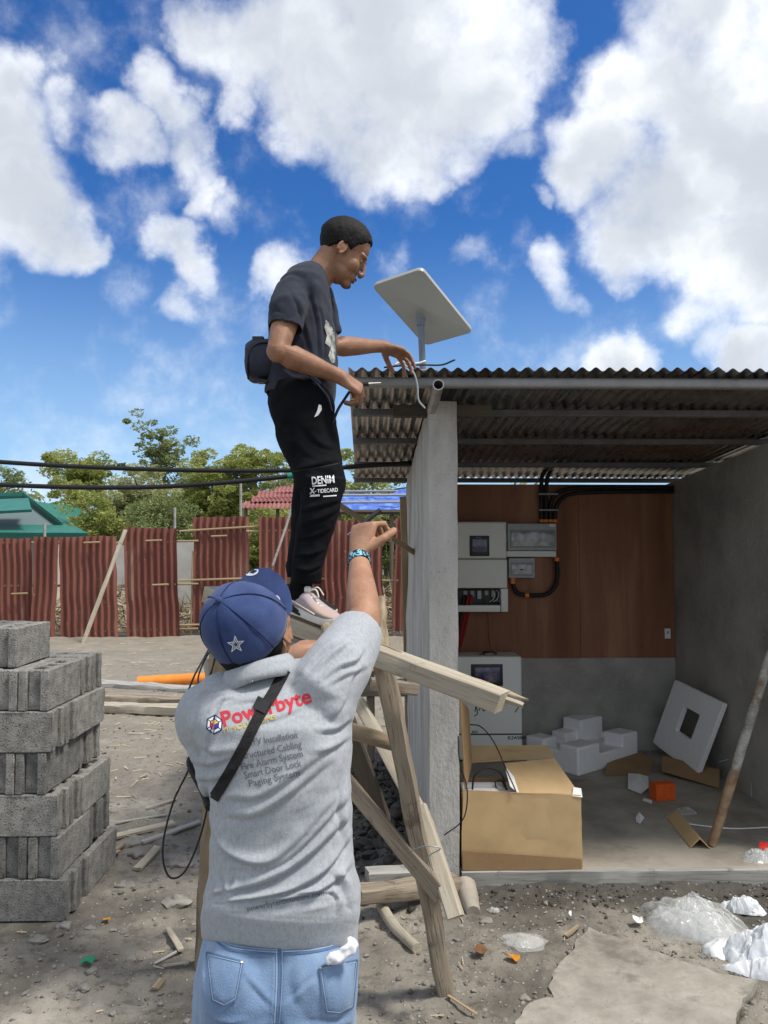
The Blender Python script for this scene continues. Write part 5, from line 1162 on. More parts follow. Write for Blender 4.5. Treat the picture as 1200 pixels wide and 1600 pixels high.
# ---------------------------------------------------------------- the man in front, seen from behind
bm = NB()
a = Vector((-.33, -.77, .55)).normalized(); d_ = Vector((.12, .54, .83)); d_ = (d_ - a * d_.dot(a)).normalized()
c0 = P(379, 978, 1.56); FS = .86
HO = c0 - a * .062 + d_ * .012
R1, W1 = head(bm, HO, d_, a, FS)
nb = P(404, 1062, 1.60)
chain(bm, [W1((-.022, 0, -.035)), W1((-.02, 0, -.075)).lerp(nb, .4), nb], [.052, .048, .046], 18)
chain(bm, [nb + Vector((0, .02, -.03)), P(432, 1180, 1.56), P(437, 1330, 1.56), P(436, 1470, 1.56)], [.045, .075, .075, .085], 18)
shR, elR, wrR = P(512, 1068, 1.53), P(569, 965, 1.70), P(560.5, 868, 1.88)
shL, elL, wrL = P(326, 1108, 1.585), P(388, 1086, 1.84), P(462, 1022, 2.05)
chain(bm, [P(440, 1105, 1.57), shR], [.035, .036], 16); chain(bm, [P(420, 1105, 1.58), shL], [.035, .036], 16)
tube(bm, [shR, shR.lerp(elR, .5), shR.lerp(elR, .85), elR, elR.lerp(wrR, .22), elR.lerp(wrR, .5), elR.lerp(wrR, .8), wrR, wrR + (wrR - elR).normalized() * .02], [.036, .037, .037, .036, .0375, .033, .026, .0235, .023], 20); ball(bm, elR, .0365, 14); ball(bm, elR + Vector((.008, -.01, -.012)), .028, 12)
tube(bm, [shL, shL.lerp(elL, .6), elL, elL.lerp(wrL, .25), elL.lerp(wrL, .6), wrL, wrL + (wrL - elL).normalized() * .02], [.045, .042, .037, .038, .033, .025, .024], 18); ball(bm, elL, .037, 14)
tipR = hand(bm, wrR, Vector((.16, .38, .90)), Vector((.62, .72, -.28)), -1, ((62, 66, 34), (68, 70, 38), (72, 70, 40), (76, 70, 40)), .98, 30, rw=.0245)
tipL = hand(bm, wrL, Vector((.40, .80, .22)), Vector((.15, .2, -1)), 1, ((15, 35, 25), (18, 38, 25), (20, 40, 25), (25, 42, 25)), .95, 20, rw=.024)
hipL, hipR = P(378, 1500, 1.56), P(494, 1500, 1.56)
anL, anR = Vector((hipL.x - .03, 1.58, .09)), Vector((hipR.x + .03, 1.55, .09))
for h_, an in ((hipL, anL), (hipR, anR)): chain(bm, [h_, h_.lerp(an, .5) + Vector((0, .02, 0)), an], [.075, .05, .036], 14)
pA = skin_body('person', 'man in grey printed polo shirt and jeans seen from behind, one arm raised', bm, 'skin', Vector((P(436, 1500, 1.56).x, 1.56, 0)))

# short dark hair below the cap
bm = NB(); vs = bmesh.ops.create_uvsphere(bm, u_segments=90, v_segments=60, radius=1)['verts']
hv = np.array([v.co[:] for v in vs]); o3 = np.array((-.0155, 0, .0355)); loc = hv * np.array((.104, .081, .093)) + o3
zl = np.interp(loc[:, 0], [-.13, -.06, -.035, -.015, .008, .03, .05], [-.060, -.058, -.045, .0, .0, .03, .09]); mk = sstep(loc[:, 2] + fbm(loc * 90, 2, 3) * .012, zl - .006, zl + .008)
loc = o3 + (loc - o3) * (.86 + mk * .14 + fbm(loc * 200, 2, 4) * .03 * mk)[:, None]
for v, p in zip(vs, loc): v.co = W1(p)
put('hair', bm, 'hair', pA, sm=True)
# polo shirt
SH_Y = 1.555
rows = [(1472, 317.5, 559), (1466, 317, 559), (1446, 316.5, 560), (1425, 316, 564), (1393, 318, 563.5), (1355, 326, 557), (1300, 329, 551), (1250, 330, 549), (1200, 326, 548), (1155, 316, 549), (1122, 306, 549), (1098, 308, 541), (1080, 322, 528), (1068, 338, 512), (1060, 352, 490), (1053, 364, 474)]
hd = [.104, .108, .114, .116, .113, .106, .102, .104, .108, .110, .106, .096, .084, .072, .060, .050]
yc = [SH_Y + .004] * 3 + [SH_Y] * 7 + [SH_Y + .0, SH_Y + .01, SH_Y + .015, SH_Y + .02, SH_Y + .02, SH_Y + .02]
rg_ = px_rings(rows, yc, hd, 2.45)
# hem: start inside so that the bottom stays open like cloth
c, u, v, ru, rv, e = rg_[0]; rg_ = [(c + Vector((0, 0, .05)), u, v, ru - .013, rv - .013, e), (c, u, v, ru - .012, rv - .012, e)] + rg_
bm = NB(); loft(bm, rg_, 64)
sleeve(bm, [P(480, 1110, 1.555), P(506, 1076, 1.545), P(530, 1040, 1.575), P(551, 1003, 1.635), P(560, 985, 1.665)], [.066, .072, .068, .060, (.057, .0545)], 36, .06, .009)
ball(bm, P(518, 1100, 1.55), (.05, .075, .065), 20); ball(bm, P(470, 1068, 1.57), (.07, .06, .05), 20)
sleeve(bm, [P(372, 1110, 1.565), P(336, 1118, 1.575), P(326, 1128, 1.62), P(336, 1140, 1.70), P(352, 1144, 1.77)], [.068, .071, (.068, .082), (.066, .086), (.064, .08)], 36, .05, .009)
ball(bm, P(330, 1150, 1.61), (.048, .07, .085), 20); ball(bm, P(352, 1088, 1.58), (.06, .06, .05), 20); ball(bm, P(330, 1200, 1.60), (.03, .07, .06), 16)
me = remesh(bm, .0042, 9, .5); v = arr(me); n = nrm(me); px, py = px_of(v)
FO = [([(330, 1262), (342, 1310), (372, 1338), (420, 1340), (470, 1300), (520, 1240)], .0075, 9), ([(372, 1352), (430, 1345), (480, 1306), (535, 1245)], .0075, 9), ([(340, 1398), (410, 1373), (475, 1335), (545, 1268)], .0085, 10),
      ([(345, 1428), (430, 1398), (505, 1356), (550, 1300)], .008, 9), ([(388, 1424), (460, 1404), (510, 1380), (553, 1345)], .0065, 8), ([(352, 1270), (400, 1268), (450, 1235), (520, 1180)], .005, 10), ([(345, 1240), (400, 1242), (460, 1205), (530, 1150)], .004, 9),
      ([(330, 1366), (338, 1394), (330, 1412)], .005, 7), ([(349, 1366), (356, 1392), (350, 1412)], .005, 6), ([(372, 1362), (366, 1390), (350, 1420)], .004, 6),
      ([(300, 1215), (335, 1214), (372, 1198)], .005, 7), ([(298, 1186), (330, 1190), (366, 1176)], .0045, 7), ([(310, 1160), (340, 1172), (370, 1168)], .003, 7),
      ([(300, 1096), (322, 1078), (346, 1076)], .003, 5), ([(312, 1104), (334, 1086), (356, 1082)], .003, 5), ([(328, 1110), (345, 1094), (366, 1088)], .0025, 5),
      ([(470, 1050), (500, 1020), (534, 992)], .004, 6), ([(488, 1052), (516, 1024), (546, 1000)], .0045, 6), ([(500, 1062), (530, 1040), (556, 1030), (566, 1012)], .005, 6), ([(515, 1068), (540, 1052), (572, 1040)], .004, 6), ([(540, 1080), (548, 1058), (560, 1045)], .004, 6), ([(520, 1120), (534, 1098), (545, 1070)], .004, 7), ([(500, 1140), (525, 1136), (548, 1120)], .005, 7), ([(486, 1172), (520, 1165), (548, 1146)], .004, 7),
      ([(545, 1200), (535, 1260), (548, 1320)], .004, 8), ([(520, 1360), (540, 1375), (548, 1420)], .006, 8), ([(362, 1096), (410, 1088), (462, 1062)], .002, 6), ([(382, 1128), (430, 1120), (480, 1098)], .002, 7), ([(356, 1092), (340, 1130), (334, 1190), (337, 1248)], .004, 7), ([(440, 1400), (480, 1392), (524, 1394)], .004, 7), ([(520, 1394), (530, 1410), (528, 1440)], .004, 6)]
back = np.clip(-n[:, 1] * 1.6 + .2, 0, 1)
q = np.c_[px * .012, py * .012, v[:, 1] * 8]
amp = sstep(py, 1050, 1180)
h = fold_field(px, py, FO) * 1.45 * back + fbm(q * 1.0, 3, 50) * .007 * (.35 + .65 * amp) * sstep(1475 - py, 0, 60) + fbm(np.c_[(px * .5 + py) * .035, (px - py * .5) * .010, v[:, 1] * 10], 3, 55) * .005 * amp * sstep(1475 - py, 0, 40)
h += (np.exp(-((py - (1456 + 8 * np.cos((px - 436) / 75.))) / 2.2) ** 2) * -.0005 + 0) * (py > 1430) * (n[:, 1] < .3)
v += n * h[:, None]; v[:, 2] += (.036 - .012 * np.clip((px - 440) / 120, -1, 1)) * sstep(py, 1370, 1485) * np.clip((1.58 - v[:, 1]) / .12, 0, 1); setarr(me, v)
shirt = put('polo_shirt', me, 'shirt_grey', pA, sm=True); tS = bvh(shirt)
def fit(t, s, x, y, x2, y2, size, m, par=shirt, bold=0., name='lettering', off=.0012):
    me_ = glyphs(s, 1., 'LEFT', bold); a_ = arr(me_); w = a_[:, 0].max(); bpy.data.meshes.remove(me_); L = math.hypot(x2 - x, y2 - y)
    return put(name, text_on(t, s, x, y, size, math.degrees(math.atan2(y - y2, x2 - x)), off, bold=bold, xs=L / (w * size)), m, par)
MT['print_red'] = flat('red_print_ink', (.56, .035, .055), .8); MT['print_yellow'] = flat('yellow_print_ink', (.62, .47, .10), .8); MT['print_grey'] = flat('grey_print_ink', (.135, .145, .165), .85); MT['print_navy'] = flat('navy_print_ink', (.012, .02, .10), .8); MT['print_white'] = flat('white_print_ink', (.70, .72, .74), .8)
fit(tS, 'Powerbyte', 348, 1135, 488, 1097, 33, 'print_red', bold=.022)
fit(tS, 'IT SOLUTIONS', 350, 1146, 432, 1123, 11, 'print_yellow', bold=.012)
for s, x, y, x2, y2 in (('CCTV Installation', 377, 1168, 465, 1153), ('Structured Cabling', 375, 1187, 472, 1168), ('Fire Alarm System', 377, 1204, 474, 1182), ('Smart Door Lock', 382, 1217, 472, 1197), ('Paging System', 389, 1230, 469, 1212)):
    fit(tS, s, x, y, x2, y2, 15.5, 'print_grey', bold=.004)
fit(tS, 'powerbyteitsolutions.com', 386, 1424, 507, 1399, 12, 'print_grey', bold=.002)
def hexp(cx, cy, r, k, sy=1.12): an = rad(60 * k + 90 - 4); return (cx + r * math.cos(an), cy - r * math.sin(an) * sy)
cx, cy = 335, 1132
put('logo', decal_poly(tS, [[hexp(cx, cy, 14.2, k) for k in range(6)]], .0012), 'print_navy', shirt)
cells = []
for k in range(6):
    A, B, C_, D = hexp(cx, cy, 12.6, k), hexp(cx, cy, 12.6, k + 1), hexp(cx, cy, 8.0, k + 1), hexp(cx, cy, 8.0, k); m_ = [(A[0] + B[0] + C_[0] + D[0]) / 4, (A[1] + B[1] + C_[1] + D[1]) / 4]
    cells.append([(m_[0] + (p[0] - m_[0]) * .84, m_[1] + (p[1] - m_[1]) * .84) for p in (A, B, C_, D)])
put('logo', decal_poly(tS, cells, .002), 'print_white', shirt)
for mm, ks in (('print_yellow', (5, 0, 1)), ('print_red', (1, 2, 3)), ('print_navy2', (3, 4, 5))):
    if mm not in MT: MT[mm] = flat(mm, (.03, .04, .30), .8)
    put('logo', decal_poly(tS, [[(cx, cy)] + [hexp(cx, cy, 6.8, k) for k in ks]], .002), mm, shirt)
# collar
cc_ = P(405, 1049, 1.572); axc = (Vector((-.30, .12, 1.))).normalized(); cu, cv = frame(axc, Y_)
bm = NB(); rings = []
for (z, r) in ((-.020, .0775), (-.004, .0765), (.010, .072), (.018, .067), (.0195, .0615), (.010, .060), (-.018, .064)):
    rings.append([bm.verts.new(cc_ + axc * (z + .003 * math.sin(k / 48 * 2 * math.pi * 3) * (z < -.01)) + (cu * math.cos(k / 48 * 2 * math.pi) + cv * math.sin(k / 48 * 2 * math.pi) * 1.0) * r) for k in range(48)])
for A, B in zip(rings, rings[1:]):
    for k in range(48): bm.faces.new((A[k], A[(k + 1) % 48], B[(k + 1) % 48], B[k]))
for k in range(48): bm.faces.new((rings[-1][k], rings[-1][(k + 1) % 48], rings[0][(k + 1) % 48], rings[0][k]))
me = bpy.data.meshes.new('collar'); bm.to_mesh(me); bm.free(); rough_up(me, .004, 30, 3); put('collar', me, 'shirt_grey', shirt, sm=True)
# sling bag
bagc = P(300, 1150, 1.90); bag = thing('sling_bag', 'black sling bag worn across the back of the man in grey', 'bag', bagc)
put('strap', ribbon(tS, [(446, 1046), (428, 1080), (404, 1120), (378, 1172), (352, 1218), (328, 1256)], 17.5, .004, .004, 10), 'black_web', bag, sm=50)
put('buckle', ribbon(tS, [(413, 1092), (404, 1110)], 22, .007, .004, 4), 'black_plastic', bag, sm=50)
bm = NB(); ball(bm, bagc + Vector((.05, .02, 0)), (.045, .035, .05), 14); put('pouch', remesh(bm, .008, 4), 'black_web', bag, sm=True)
bm = NB(); tube(bm, spline([P(326, 1262, 1.51), P(318, 1240, 1.60), P(296, 1190, 1.72), bagc + Vector((.03, 0, -.03))], 6), .007, 6); put('strap', bm, 'black_web', bag)

# jeans
rows = [(1436, 324, 553), (1462, 319, 558), (1490, 311, 562), (1520, 307, 562), (1550, 306, 559), (1580, 305, 555), (1620, 302, 553), (1660, 302, 553)]
rg_ = px_rings(rows, [1.557, 1.557, 1.552, 1.546, 1.545, 1.55, 1.557, 1.56], [.100, .104, .116, .124, .124, .116, .10, .088], 2.5)
bm = NB(); loft(bm, rg_, 56)
for h_, an, xx in ((P(372, 1600, 1.56), anL, 0), (P(488, 1600, 1.56), anR, 0)):
    kn = h_.lerp(an, .48) + Vector((0, .03, 0)); tube(bm, [h_ + Vector((0, 0, .1)), h_, h_.lerp(kn, .5), kn, kn.lerp(an, .5), an + Vector((0, 0, -.03))], [.086, .086, .082, .070, .066, .068], 24)
for sx in (372, 492): ball(bm, P(sx, 1536, 1.49), (.072, .068, .085), 20)
me = remesh(bm, .0045, 7, .5); v = arr(me); n = nrm(me); px, py = px_of(v)
h = fold_field(px, py, [([(436, 1478), (437, 1540), (432, 1640)], -.004, 7), ([(330, 1590), (380, 1606), (430, 1598)], .005, 9), ([(440, 1600), (490, 1608), (545, 1592)], .005, 9), ([(318, 1500), (322, 1560), (316, 1620)], .004, 8), ([(384, 1520), (410, 1550), (432, 1572)], .0035, 7), ([(494, 1530), (470, 1552), (444, 1574)], .0035, 7), ([(340, 1478), (380, 1488), (425, 1490)], .003, 6), ([(548, 1590), (520, 1602), (480, 1600)], .004, 6), ([(325, 1578), (350, 1592), (390, 1594)], .004, 6)]) * np.clip(-n[:, 1] + .3, 0, 1)
h += fbm(np.c_[px * .02, py * .012, v[:, 1] * 9], 3, 61) * .007; v += n * h[:, None]; setarr(me, v)
jeans = put('jeans', me, 'denim', pA, sm=True); tJ = bvh(jeans)
def stitches(lines, w=1.5, off=.0022, m='thread', name='stitching'):
    for l in lines: put(name, ribbon(tJ, l, w, off, .0006, 8), m, jeans)
stitches([[(432, 1481), (432, 1530), (429, 1599)], [(441, 1481), (441, 1530), (437, 1599)], [(334, 1462), (356, 1479), (392, 1485), (434, 1488)], [(338, 1458), (358, 1475), (394, 1481), (434, 1484)], [(440, 1487), (490, 1484), (530, 1474), (552, 1462)], [(440, 1483), (490, 1480), (530, 1470), (552, 1458)]])
stitches([[(330, 1464), (354, 1481.5), (392, 1488), (434, 1491)], [(440, 1490.5), (490, 1487), (530, 1477.5), (553, 1466)], [(436.5, 1482), (436.5, 1530), (433, 1599)]], 3.2, .0016, 'denim_seam', 'seam')
def pocket(TL, TR, BR, BM_, BL, name='back_pocket'):
    k = 12; bm = NB(); g = []
    for j in range(k + 1):
        t = j / k; row = []
        for i in range(k + 1):
            s = i / k; x = (TL[0] + (TR[0] - TL[0]) * s) * (1 - t) + (BL[0] + (BR[0] - BL[0]) * s) * t; y = (TL[1] + (TR[1] - TL[1]) * s) * (1 - t) + (BL[1] + (BR[1] - BL[1]) * s) * t
            y += t * (1 - abs(2 * s - 1)) * (BM_ - (BL[1] + BR[1]) / 2); edge_ = 0 if i in (0, k) or j == k else .0035; row.append(hit(tJ, x, y, edge_))
        g.append(row)
    V = [[bm.verts.new(p) for p in r_] for r_ in g]
    for j in range(k):
        for i in range(k): bm.faces.new((V[j][i], V[j][i + 1], V[j + 1][i + 1], V[j + 1][i]))
    o = put(name, bm, 'denim', jeans, sm=True)
    c = [TL, TR, BR, ((BL[0] + BR[0]) / 2, BM_), BL]; m_ = (sum(p[0] for p in c) / 5, sum(p[1] for p in c) / 5); ins = [(m_[0] + (p[0] - m_[0]) * .93, m_[1] + (p[1] - m_[1]) * .93) for p in c]
    for cc2, off, w_, mm, nm in ((c, .0045, 2.2, 'denim_seam', 'seam'), (ins, .0048, 1.3, 'thread', 'stitching')):
        for p, q_ in zip(cc2, cc2[1:] + cc2[:1]):
            put(nm, ribbon(tJ, [p, ((p[0] + q_[0]) / 2, (p[1] + q_[1]) / 2), q_], w_, off, .0006, 5), mm, jeans)
pocket((322, 1488), (380, 1502), (369, 1562), 1573, (331, 1564)); pocket((499, 1511), (559, 1500), (552, 1574), 1585, (510, 1583))
for p in ((378, 1503), (501, 1512)): put('rivet', ribbon(tJ, [(p[0] - 2, p[1]), (p[0] + 2, p[1])], 3, .006, .001, 2), 'pipe', jeans)
# white cloth in the pocket
bm = NB(); ball(bm, P(536, 1490, 1.436), (.027, .007, .012), 18, Matrix.Rotation(rad(-38), 3, 'Y')); ball(bm, P(549, 1477, 1.446), (.011, .007, .014), 14); ball(bm, P(520, 1500, 1.430), (.014, .007, .008), 14); me = remesh(bm, .003, 2); rough_up(me, .012, 55, 2, 3); o = put('cloth', me, 'white_thread', None, P(536, 1488, 1.44), sm=True); tag(o, 'crumpled white cloth sticking out of the jeans pocket', 'cloth')
# shoes of the man in front (below the frame)
MT['sole_white'] = flat('white_sole', (.66, .65, .62), .7); MT['shoe_tan'] = mat('knit_shoe', [(.36, .25, .19), (.42, .32, .27), (.36, .31, .38)], 7, .85, .3, 300); MT['shoe_black'] = flat('black_shoe', (.012, .012, .013), .6)
def shoe(par, heel, toe, up, L, m, name='shoe', lace=True):
    f = (toe - heel).normalized(); up = (up - f * up.dot(f)).normalized(); s_ = f.cross(up); k = L / .28
    sole = NB(); rs = []
    prof = [(0, .020), (.012, .031), (.05, .036), (.11, .033), (.17, .041), (.22, .045), (.255, .036), (.275, .020), (.281, .007)]
    R = [[], [], []]
    for j, (z, g_) in enumerate(((0, .93), (.014, 1.04), (.030, .97))):
        ring = [(x, w) for x, w in prof] + [(x, -w) for x, w in prof[::-1]]
        for x, w in ring:
            zz = z * (1.35 - .6 * x / .28) + max(0, (x - .2) / .08) ** 2 * .012 + max(0, (.03 - x) / .03) * .004 * (j == 0)
            R[j].append(sole.verts.new(heel + f * (x * k) + s_ * (w * g_ * k) + up * zz * k))
    nn_ = len(R[0])
    for A, B in zip(R, R[1:]):
        for i in range(nn_): sole.faces.new((A[i], A[(i + 1) % nn_], B[(i + 1) % nn_], B[i]))
    sole.faces.new(R[0][::-1]); sole.faces.new(R[-1])
    uppr = NB(); rr = [(.004, .022, .070), (.02, .031, .082), (.05, .035, .088), (.08, .036, .090), (.105, .036, .098), (.125, .037, .092), (.155, .040, .072), (.19, .0425, .056), (.225, .042, .046), (.255, .034, .040), (.272, .020, .034), (.279, .006, .028)]
    loft(uppr, [(heel + f * (x * k) + up * ((.028 + hh) / 2 * k), s_, up, w * k, (hh - .020) / 2 * k, 2.5) for x, w, hh in rr], 28)
    t = bpy.data.objects.new(name, None); link(t); t.parent = par; t.location = heel - wpos(par)
    put('upper', remesh(uppr, .004, 3), m, t, sm=True); put('sole', sole, 'sole_white', t, sm=40)
    return t, f, up, s_, k
for an, tw in ((anL, -.25), (anR, .2)): shoe(pA, Vector((an.x, an.y - .06, .015)), Vector((an.x + tw * .25, an.y + .2, .015)), Z_, .265, 'shoe_black')

# cap
cap_c = c0
def CW(p): return cap_c + (d_ * p[0] + (a.cross(d_)) * p[1] + a * p[2])
CR, CH = .0885, .099
bm = NB(); nu, nv = 48, 16; rows_ = []
for j in range(nv + 1):
    t = j / nv; ph = t * math.pi / 2; row = []
    for i in range(nu):
        th = i / nu * 2 * math.pi; seam = .0016 * math.exp(-(((th / (math.pi / 3)) - round(th / (math.pi / 3))) / .035) ** 2) * (t < .97)
        rr2 = CR * (math.cos(ph) ** .82) * (1 + .06 * math.cos(th)) - seam; zz = CH * math.sin(ph) ** .92 - .026 * (1 - t) - .008 * math.cos(th) * (1 - t)
        row.append((rr2 * math.cos(th), rr2 * math.sin(th) * .96, zz))
    rows_.append(row)
V = [[bm.verts.new(CW(p)) for p in r_] for r_ in rows_[:-1]]; tp = bm.verts.new(CW((0, 0, CH)))
for A, B in zip(V, V[1:]):
    for i in range(nu): bm.faces.new((A[i], A[(i + 1) % nu], B[(i + 1) % nu], B[i]))
for i in range(nu): bm.faces.new((V[-1][i], V[-1][(i + 1) % nu], tp))
inn = [bm.verts.new(CW((p[0] * .95, p[1] * .95, p[2]))) for p in rows_[0]]; ii2 = [bm.verts.new(CW((p[0] * .93, p[1] * .93, p[2] + .03))) for p in rows_[0]]
for A, B in ((inn, V[0]), (ii2, inn)):
    for i in range(nu): bm.faces.new((A[i], A[(i + 1) % nu], B[(i + 1) % nu], B[i]))
me = bpy.data.meshes.new('cap'); bm.to_mesh(me); bm.free(); rough_up(me, .0035, 22, 4)
cap = put('cap', me, 'cap_blue', pA, sm=True)
bm = NB(); ball(bm, CW((0, 0, CH + .002)), (.0075, .0075, .0075), 12); put('button', bm, 'cap_blue', cap, sm=True)
bm = NB(); g = []
for s_i in (1, -1):
    gg = []
    for i in range(25):
        ph = rad(-72 + 144 * i / 24); row = []
        for j in range(9):
            t = j / 8; r0 = CR * (1 + .06 * math.cos(ph)) * .985; ext = .056 * math.cos(ph * .92) ** .6 * t
            x = r0 * math.cos(ph) + ext * (.75 + .25 * math.cos(ph)); y = r0 * math.sin(ph) * .93 + ext * .12 * math.sin(ph)
            z = -.018 - .008 * math.cos(ph) - .030 * (math.sin(ph) ** 2) * (.35 + .65 * t) + .010 * t
            row.append(bm.verts.new(CW((x, y, z + .0018 * s_i))))
        gg.append(row)
    g.append(gg)
for gg, fl in ((g[0], 0), (g[1], 1)):
    for i in range(24):
        for j in range(8):
            q_ = (gg[i][j], gg[i + 1][j], gg[i + 1][j + 1], gg[i][j + 1]); bm.faces.new(q_[::-1] if fl else q_)
for i in range(24): bm.faces.new((g[0][i][8], g[0][i + 1][8], g[1][i + 1][8], g[1][i][8]))
for e_ in (0, 24):
    for j in range(8): bm.faces.new((g[0][e_][j], g[0][e_][j + 1], g[1][e_][j + 1], g[1][e_][j]))
brim = put('brim', bm, 'cap_blue', cap, sm=60)
tC = bvh(cap); tBr = bvh(brim)
MT['cap_seam'] = flat('cap_seam', (.014, .026, .085), .9)
for k in range(6):
    th = k * math.pi / 3; pts = []
    for j in range(13):
        ph = (.02 + .94 * j / 12) * math.pi / 2; r_ = CR * (math.cos(ph) ** .82) * (1 + .06 * math.cos(th)) + .0006; t_ = ph / (math.pi / 2)
        pts.append(CW((r_ * math.cos(th), r_ * math.sin(th) * .96, CH * math.sin(ph) ** .92 - .026 * (1 - t_) - .008 * math.cos(th) * (1 - t_))))
    bm = NB(); tube(bm, pts, .0014, 6); put('seam', bm, 'cap_seam', cap, sm=True)
def star(cx, cy, R, r, rot): return [(cx + (R if k % 2 == 0 else r) * math.cos(rad(rot + 36 * k)), cy - (R if k % 2 == 0 else r) * math.sin(rad(rot + 36 * k))) for k in range(10)]
def outline(t, o_, i_, off):
    k = len(o_); return decal_poly(t, [[o_[j], o_[(j + 1) % k], i_[(j + 1) % k], i_[j]] for j in range(k)], off, 3)
put('emblem', outline(tC, star(368.5, 1007, 14.5, 5.9, 96), star(368.5, 1007, 10.6, 4.3, 96), .0014), 'white_thread', cap)
put('emblem', outline(tC, star(368.5, 1007, 7.6, 3.1, 96), star(368.5, 1007, 5.4, 2.2, 96), .0014), 'white_thread', cap)
def oval(cx, cy, rx, ry, rot, n=20): return [(cx + rx * math.cos(t) * math.cos(rot) - ry * math.sin(t) * math.sin(rot), cy + rx * math.cos(t) * math.sin(rot) + ry * math.sin(t) * math.cos(rot)) for t in np.linspace(0, 2 * math.pi, n, endpoint=False)]

o_ = oval(392, 893, 12, 6.5, -.12); put('patch', decal_poly(tBr, [o_], .001, 3), 'white_thread', cap)
put('patch', decal_poly(tBr, [[(384, 893), (388, 890), (394, 892), (398, 889), (402, 892), (396, 896), (390, 895)]], .0016, 3), 'cap_seam', cap)
put('patch', decal_poly(tBr, [oval(433, 940, 5.5, 10, -.15)], .001, 3), 'white_thread', cap)
# things in the front man's hands
bm = NB(); pe0, pe1 = P(543, 836, 1.93), P(594, 797, 1.965); tube(bm, [pe0.lerp(pe1, .38), pe1], .0062, 12); pen = put('pen', bm, 'black_plastic', None, pe0.lerp(pe1, .5), sm=40); tag(pen, 'slim dark tool with pale tip pinched in the raised hand', 'tool')
bm = NB(); tube(bm, [pe0, pe0.lerp(pe1, .38)], [.002, .0038], 10); put('tip', bm, flat('pale_blue_tip', (.35, .42, .58), .4, .4), pen, sm=True)
fd_ = (wrR - elR).normalized(); bc = elR.lerp(wrR, .90); b0, b1 = frame(fd_)
MT['bracelet'] = mat('beaded_bracelet', [(.012, .014, .03), (.015, .018, .04), (.08, .42, .58), (.26, .55, .66)], 190, .5, .4, 300, pos=[.40, .54, .56, .66], detail=0)
bm = NB(); RR = []
for z, r_ in ((-.0125, .0262), (-.0125, .0285), (.0125, .0270), (.0125, .0248)): RR.append([bm.verts.new(bc + fd_ * z + (b0 * math.cos(k / 28 * 6.2832) + b1 * math.sin(k / 28 * 6.2832)) * r_) for k in range(28)])
for i in range(4):
    A, B = RR[i], RR[(i + 1) % 4]
    for k in range(28): bm.faces.new((A[k], A[(k + 1) % 28], B[(k + 1) % 28], B[k]))
put('bracelet', bm, 'bracelet', pA, sm=40)
log('rail', P(514, 990, 2.215), P(508, 976, 3.0), .016, .022, 'bark', bpy.data.objects['scaffold'], jag=.12)
# thin cable looping by the front man's left side
bm = NB(); tube(bm, spline([P(330, 1008, 2.0), P(318, 1030, 1.98), P(302, 1060, 1.95), P(290, 1100, 1.95), P(296, 1150, 1.97), P(297, 1195, 1.98), P(272, 1250, 2.0), P(256, 1310, 2.0), P(256, 1350, 2.0), P(268, 1372, 2.0), P(290, 1360, 2.0), P(312, 1310, 1.99), P(324, 1262, 1.95), P(328, 1240, 1.85)], 8), .0026, 7)
tag(put('thin_cable', bm, 'rubber', None, P(256, 1330, 2.0), sm=True), 'thin black cable hanging in a long loop beside the grey shirt', 'cable')
bm = NB(); tube(bm, spline([P(336, 1010, 2.5), P(324, 1024, 2.5), P(312, 1050, 2.5), P(310, 1066, 2.5), P(318, 1072, 2.5), P(326, 1060, 2.5), P(338, 1024, 2.5), P(341, 1006, 2.5)], 8), .0028, 7); tube(bm, spline([P(340, 1006, 2.5), P(333, 1040, 2.5), P(324, 1078, 2.5)], 6), .0028, 6)
tag(put('thin_cable', bm, 'rubber', None, P(312, 1050, 2.5), sm=True), 'small loop of grey black cable hanging on the barked post', 'cable')

# ---------------------------------------------------------------- the man on the scaffold, in profile
bm = NB(); f2 = Vector((.83, .06, -.555)); u2 = Vector((.555, 0, .83)); H2 = P(537, 395, 2.90)
R2, W2 = head(bm, H2, f2, u2, 1.0)
nb2 = P(487, 446, 2.89)
chain(bm, [W2((-.03, 0, -.03)), W2((-.030, 0, -.085)), nb2], [.055, .056, .064], 18)
chain(bm, [nb2, P(475, 510, 2.88), P(472, 610, 2.87)], [.07, .10, .095], 18)
shN, elN, wrN = P(455, 466, 2.72), P(434, 549, 2.63), P(530, 588, 2.74)
shF, elF, wrF = P(497, 470, 3.06), P(517, 541, 3.10), P(597, 541, 3.29)
chain(bm, [nb2 + Vector((0, 0, -.08)), shN], [.07, .055], 14); chain(bm, [nb2 + Vector((0, 0, -.08)), shF], [.07, .055], 14)
for (s_, e_, w_) in ((shN, elN, wrN), (shF, elF, wrF)):
    tube(bm, [s_, s_.lerp(e_, .5), e_, e_.lerp(w_, .22), e_.lerp(w_, .5), e_.lerp(w_, .82), w_, w_ + (w_ - e_).normalized() * .02], [.05, .047, .040, .043, .038, .029, .0275, .027], 20); ball(bm, e_, .040, 14)
hand(bm, wrN, Vector((.80, .25, -.46)), Vector((-.25, .55, -.75)), 1, ((48, 58, 30), (55, 62, 32), (62, 64, 35), (66, 62, 35)), 1.08, 26, rw=.027)
hand(bm, wrF, Vector((.86, .34, -.22)), Vector((-.15, -.25, -.95)), 1, ((34, 30, 18), (26, 26, 15), (22, 24, 15), (24, 26, 18)), 1.08, 18, 1.5, rw=.027)
hipN, knN, anN = P(470, 640, 2.86), P(504, 762, 2.80), P(476, 902, 2.80)
hipF, knF, anF = P(470, 640, 2.97), P(492, 758, 3.02), P(462, 896, 3.02)
for q_ in ((hipN, knN, anN), (hipF, knF, anF)): chain(bm, list(q_) + [q_[2] + Vector((.0, 0, -.05))], [.06, .045, .038, .034], 14)
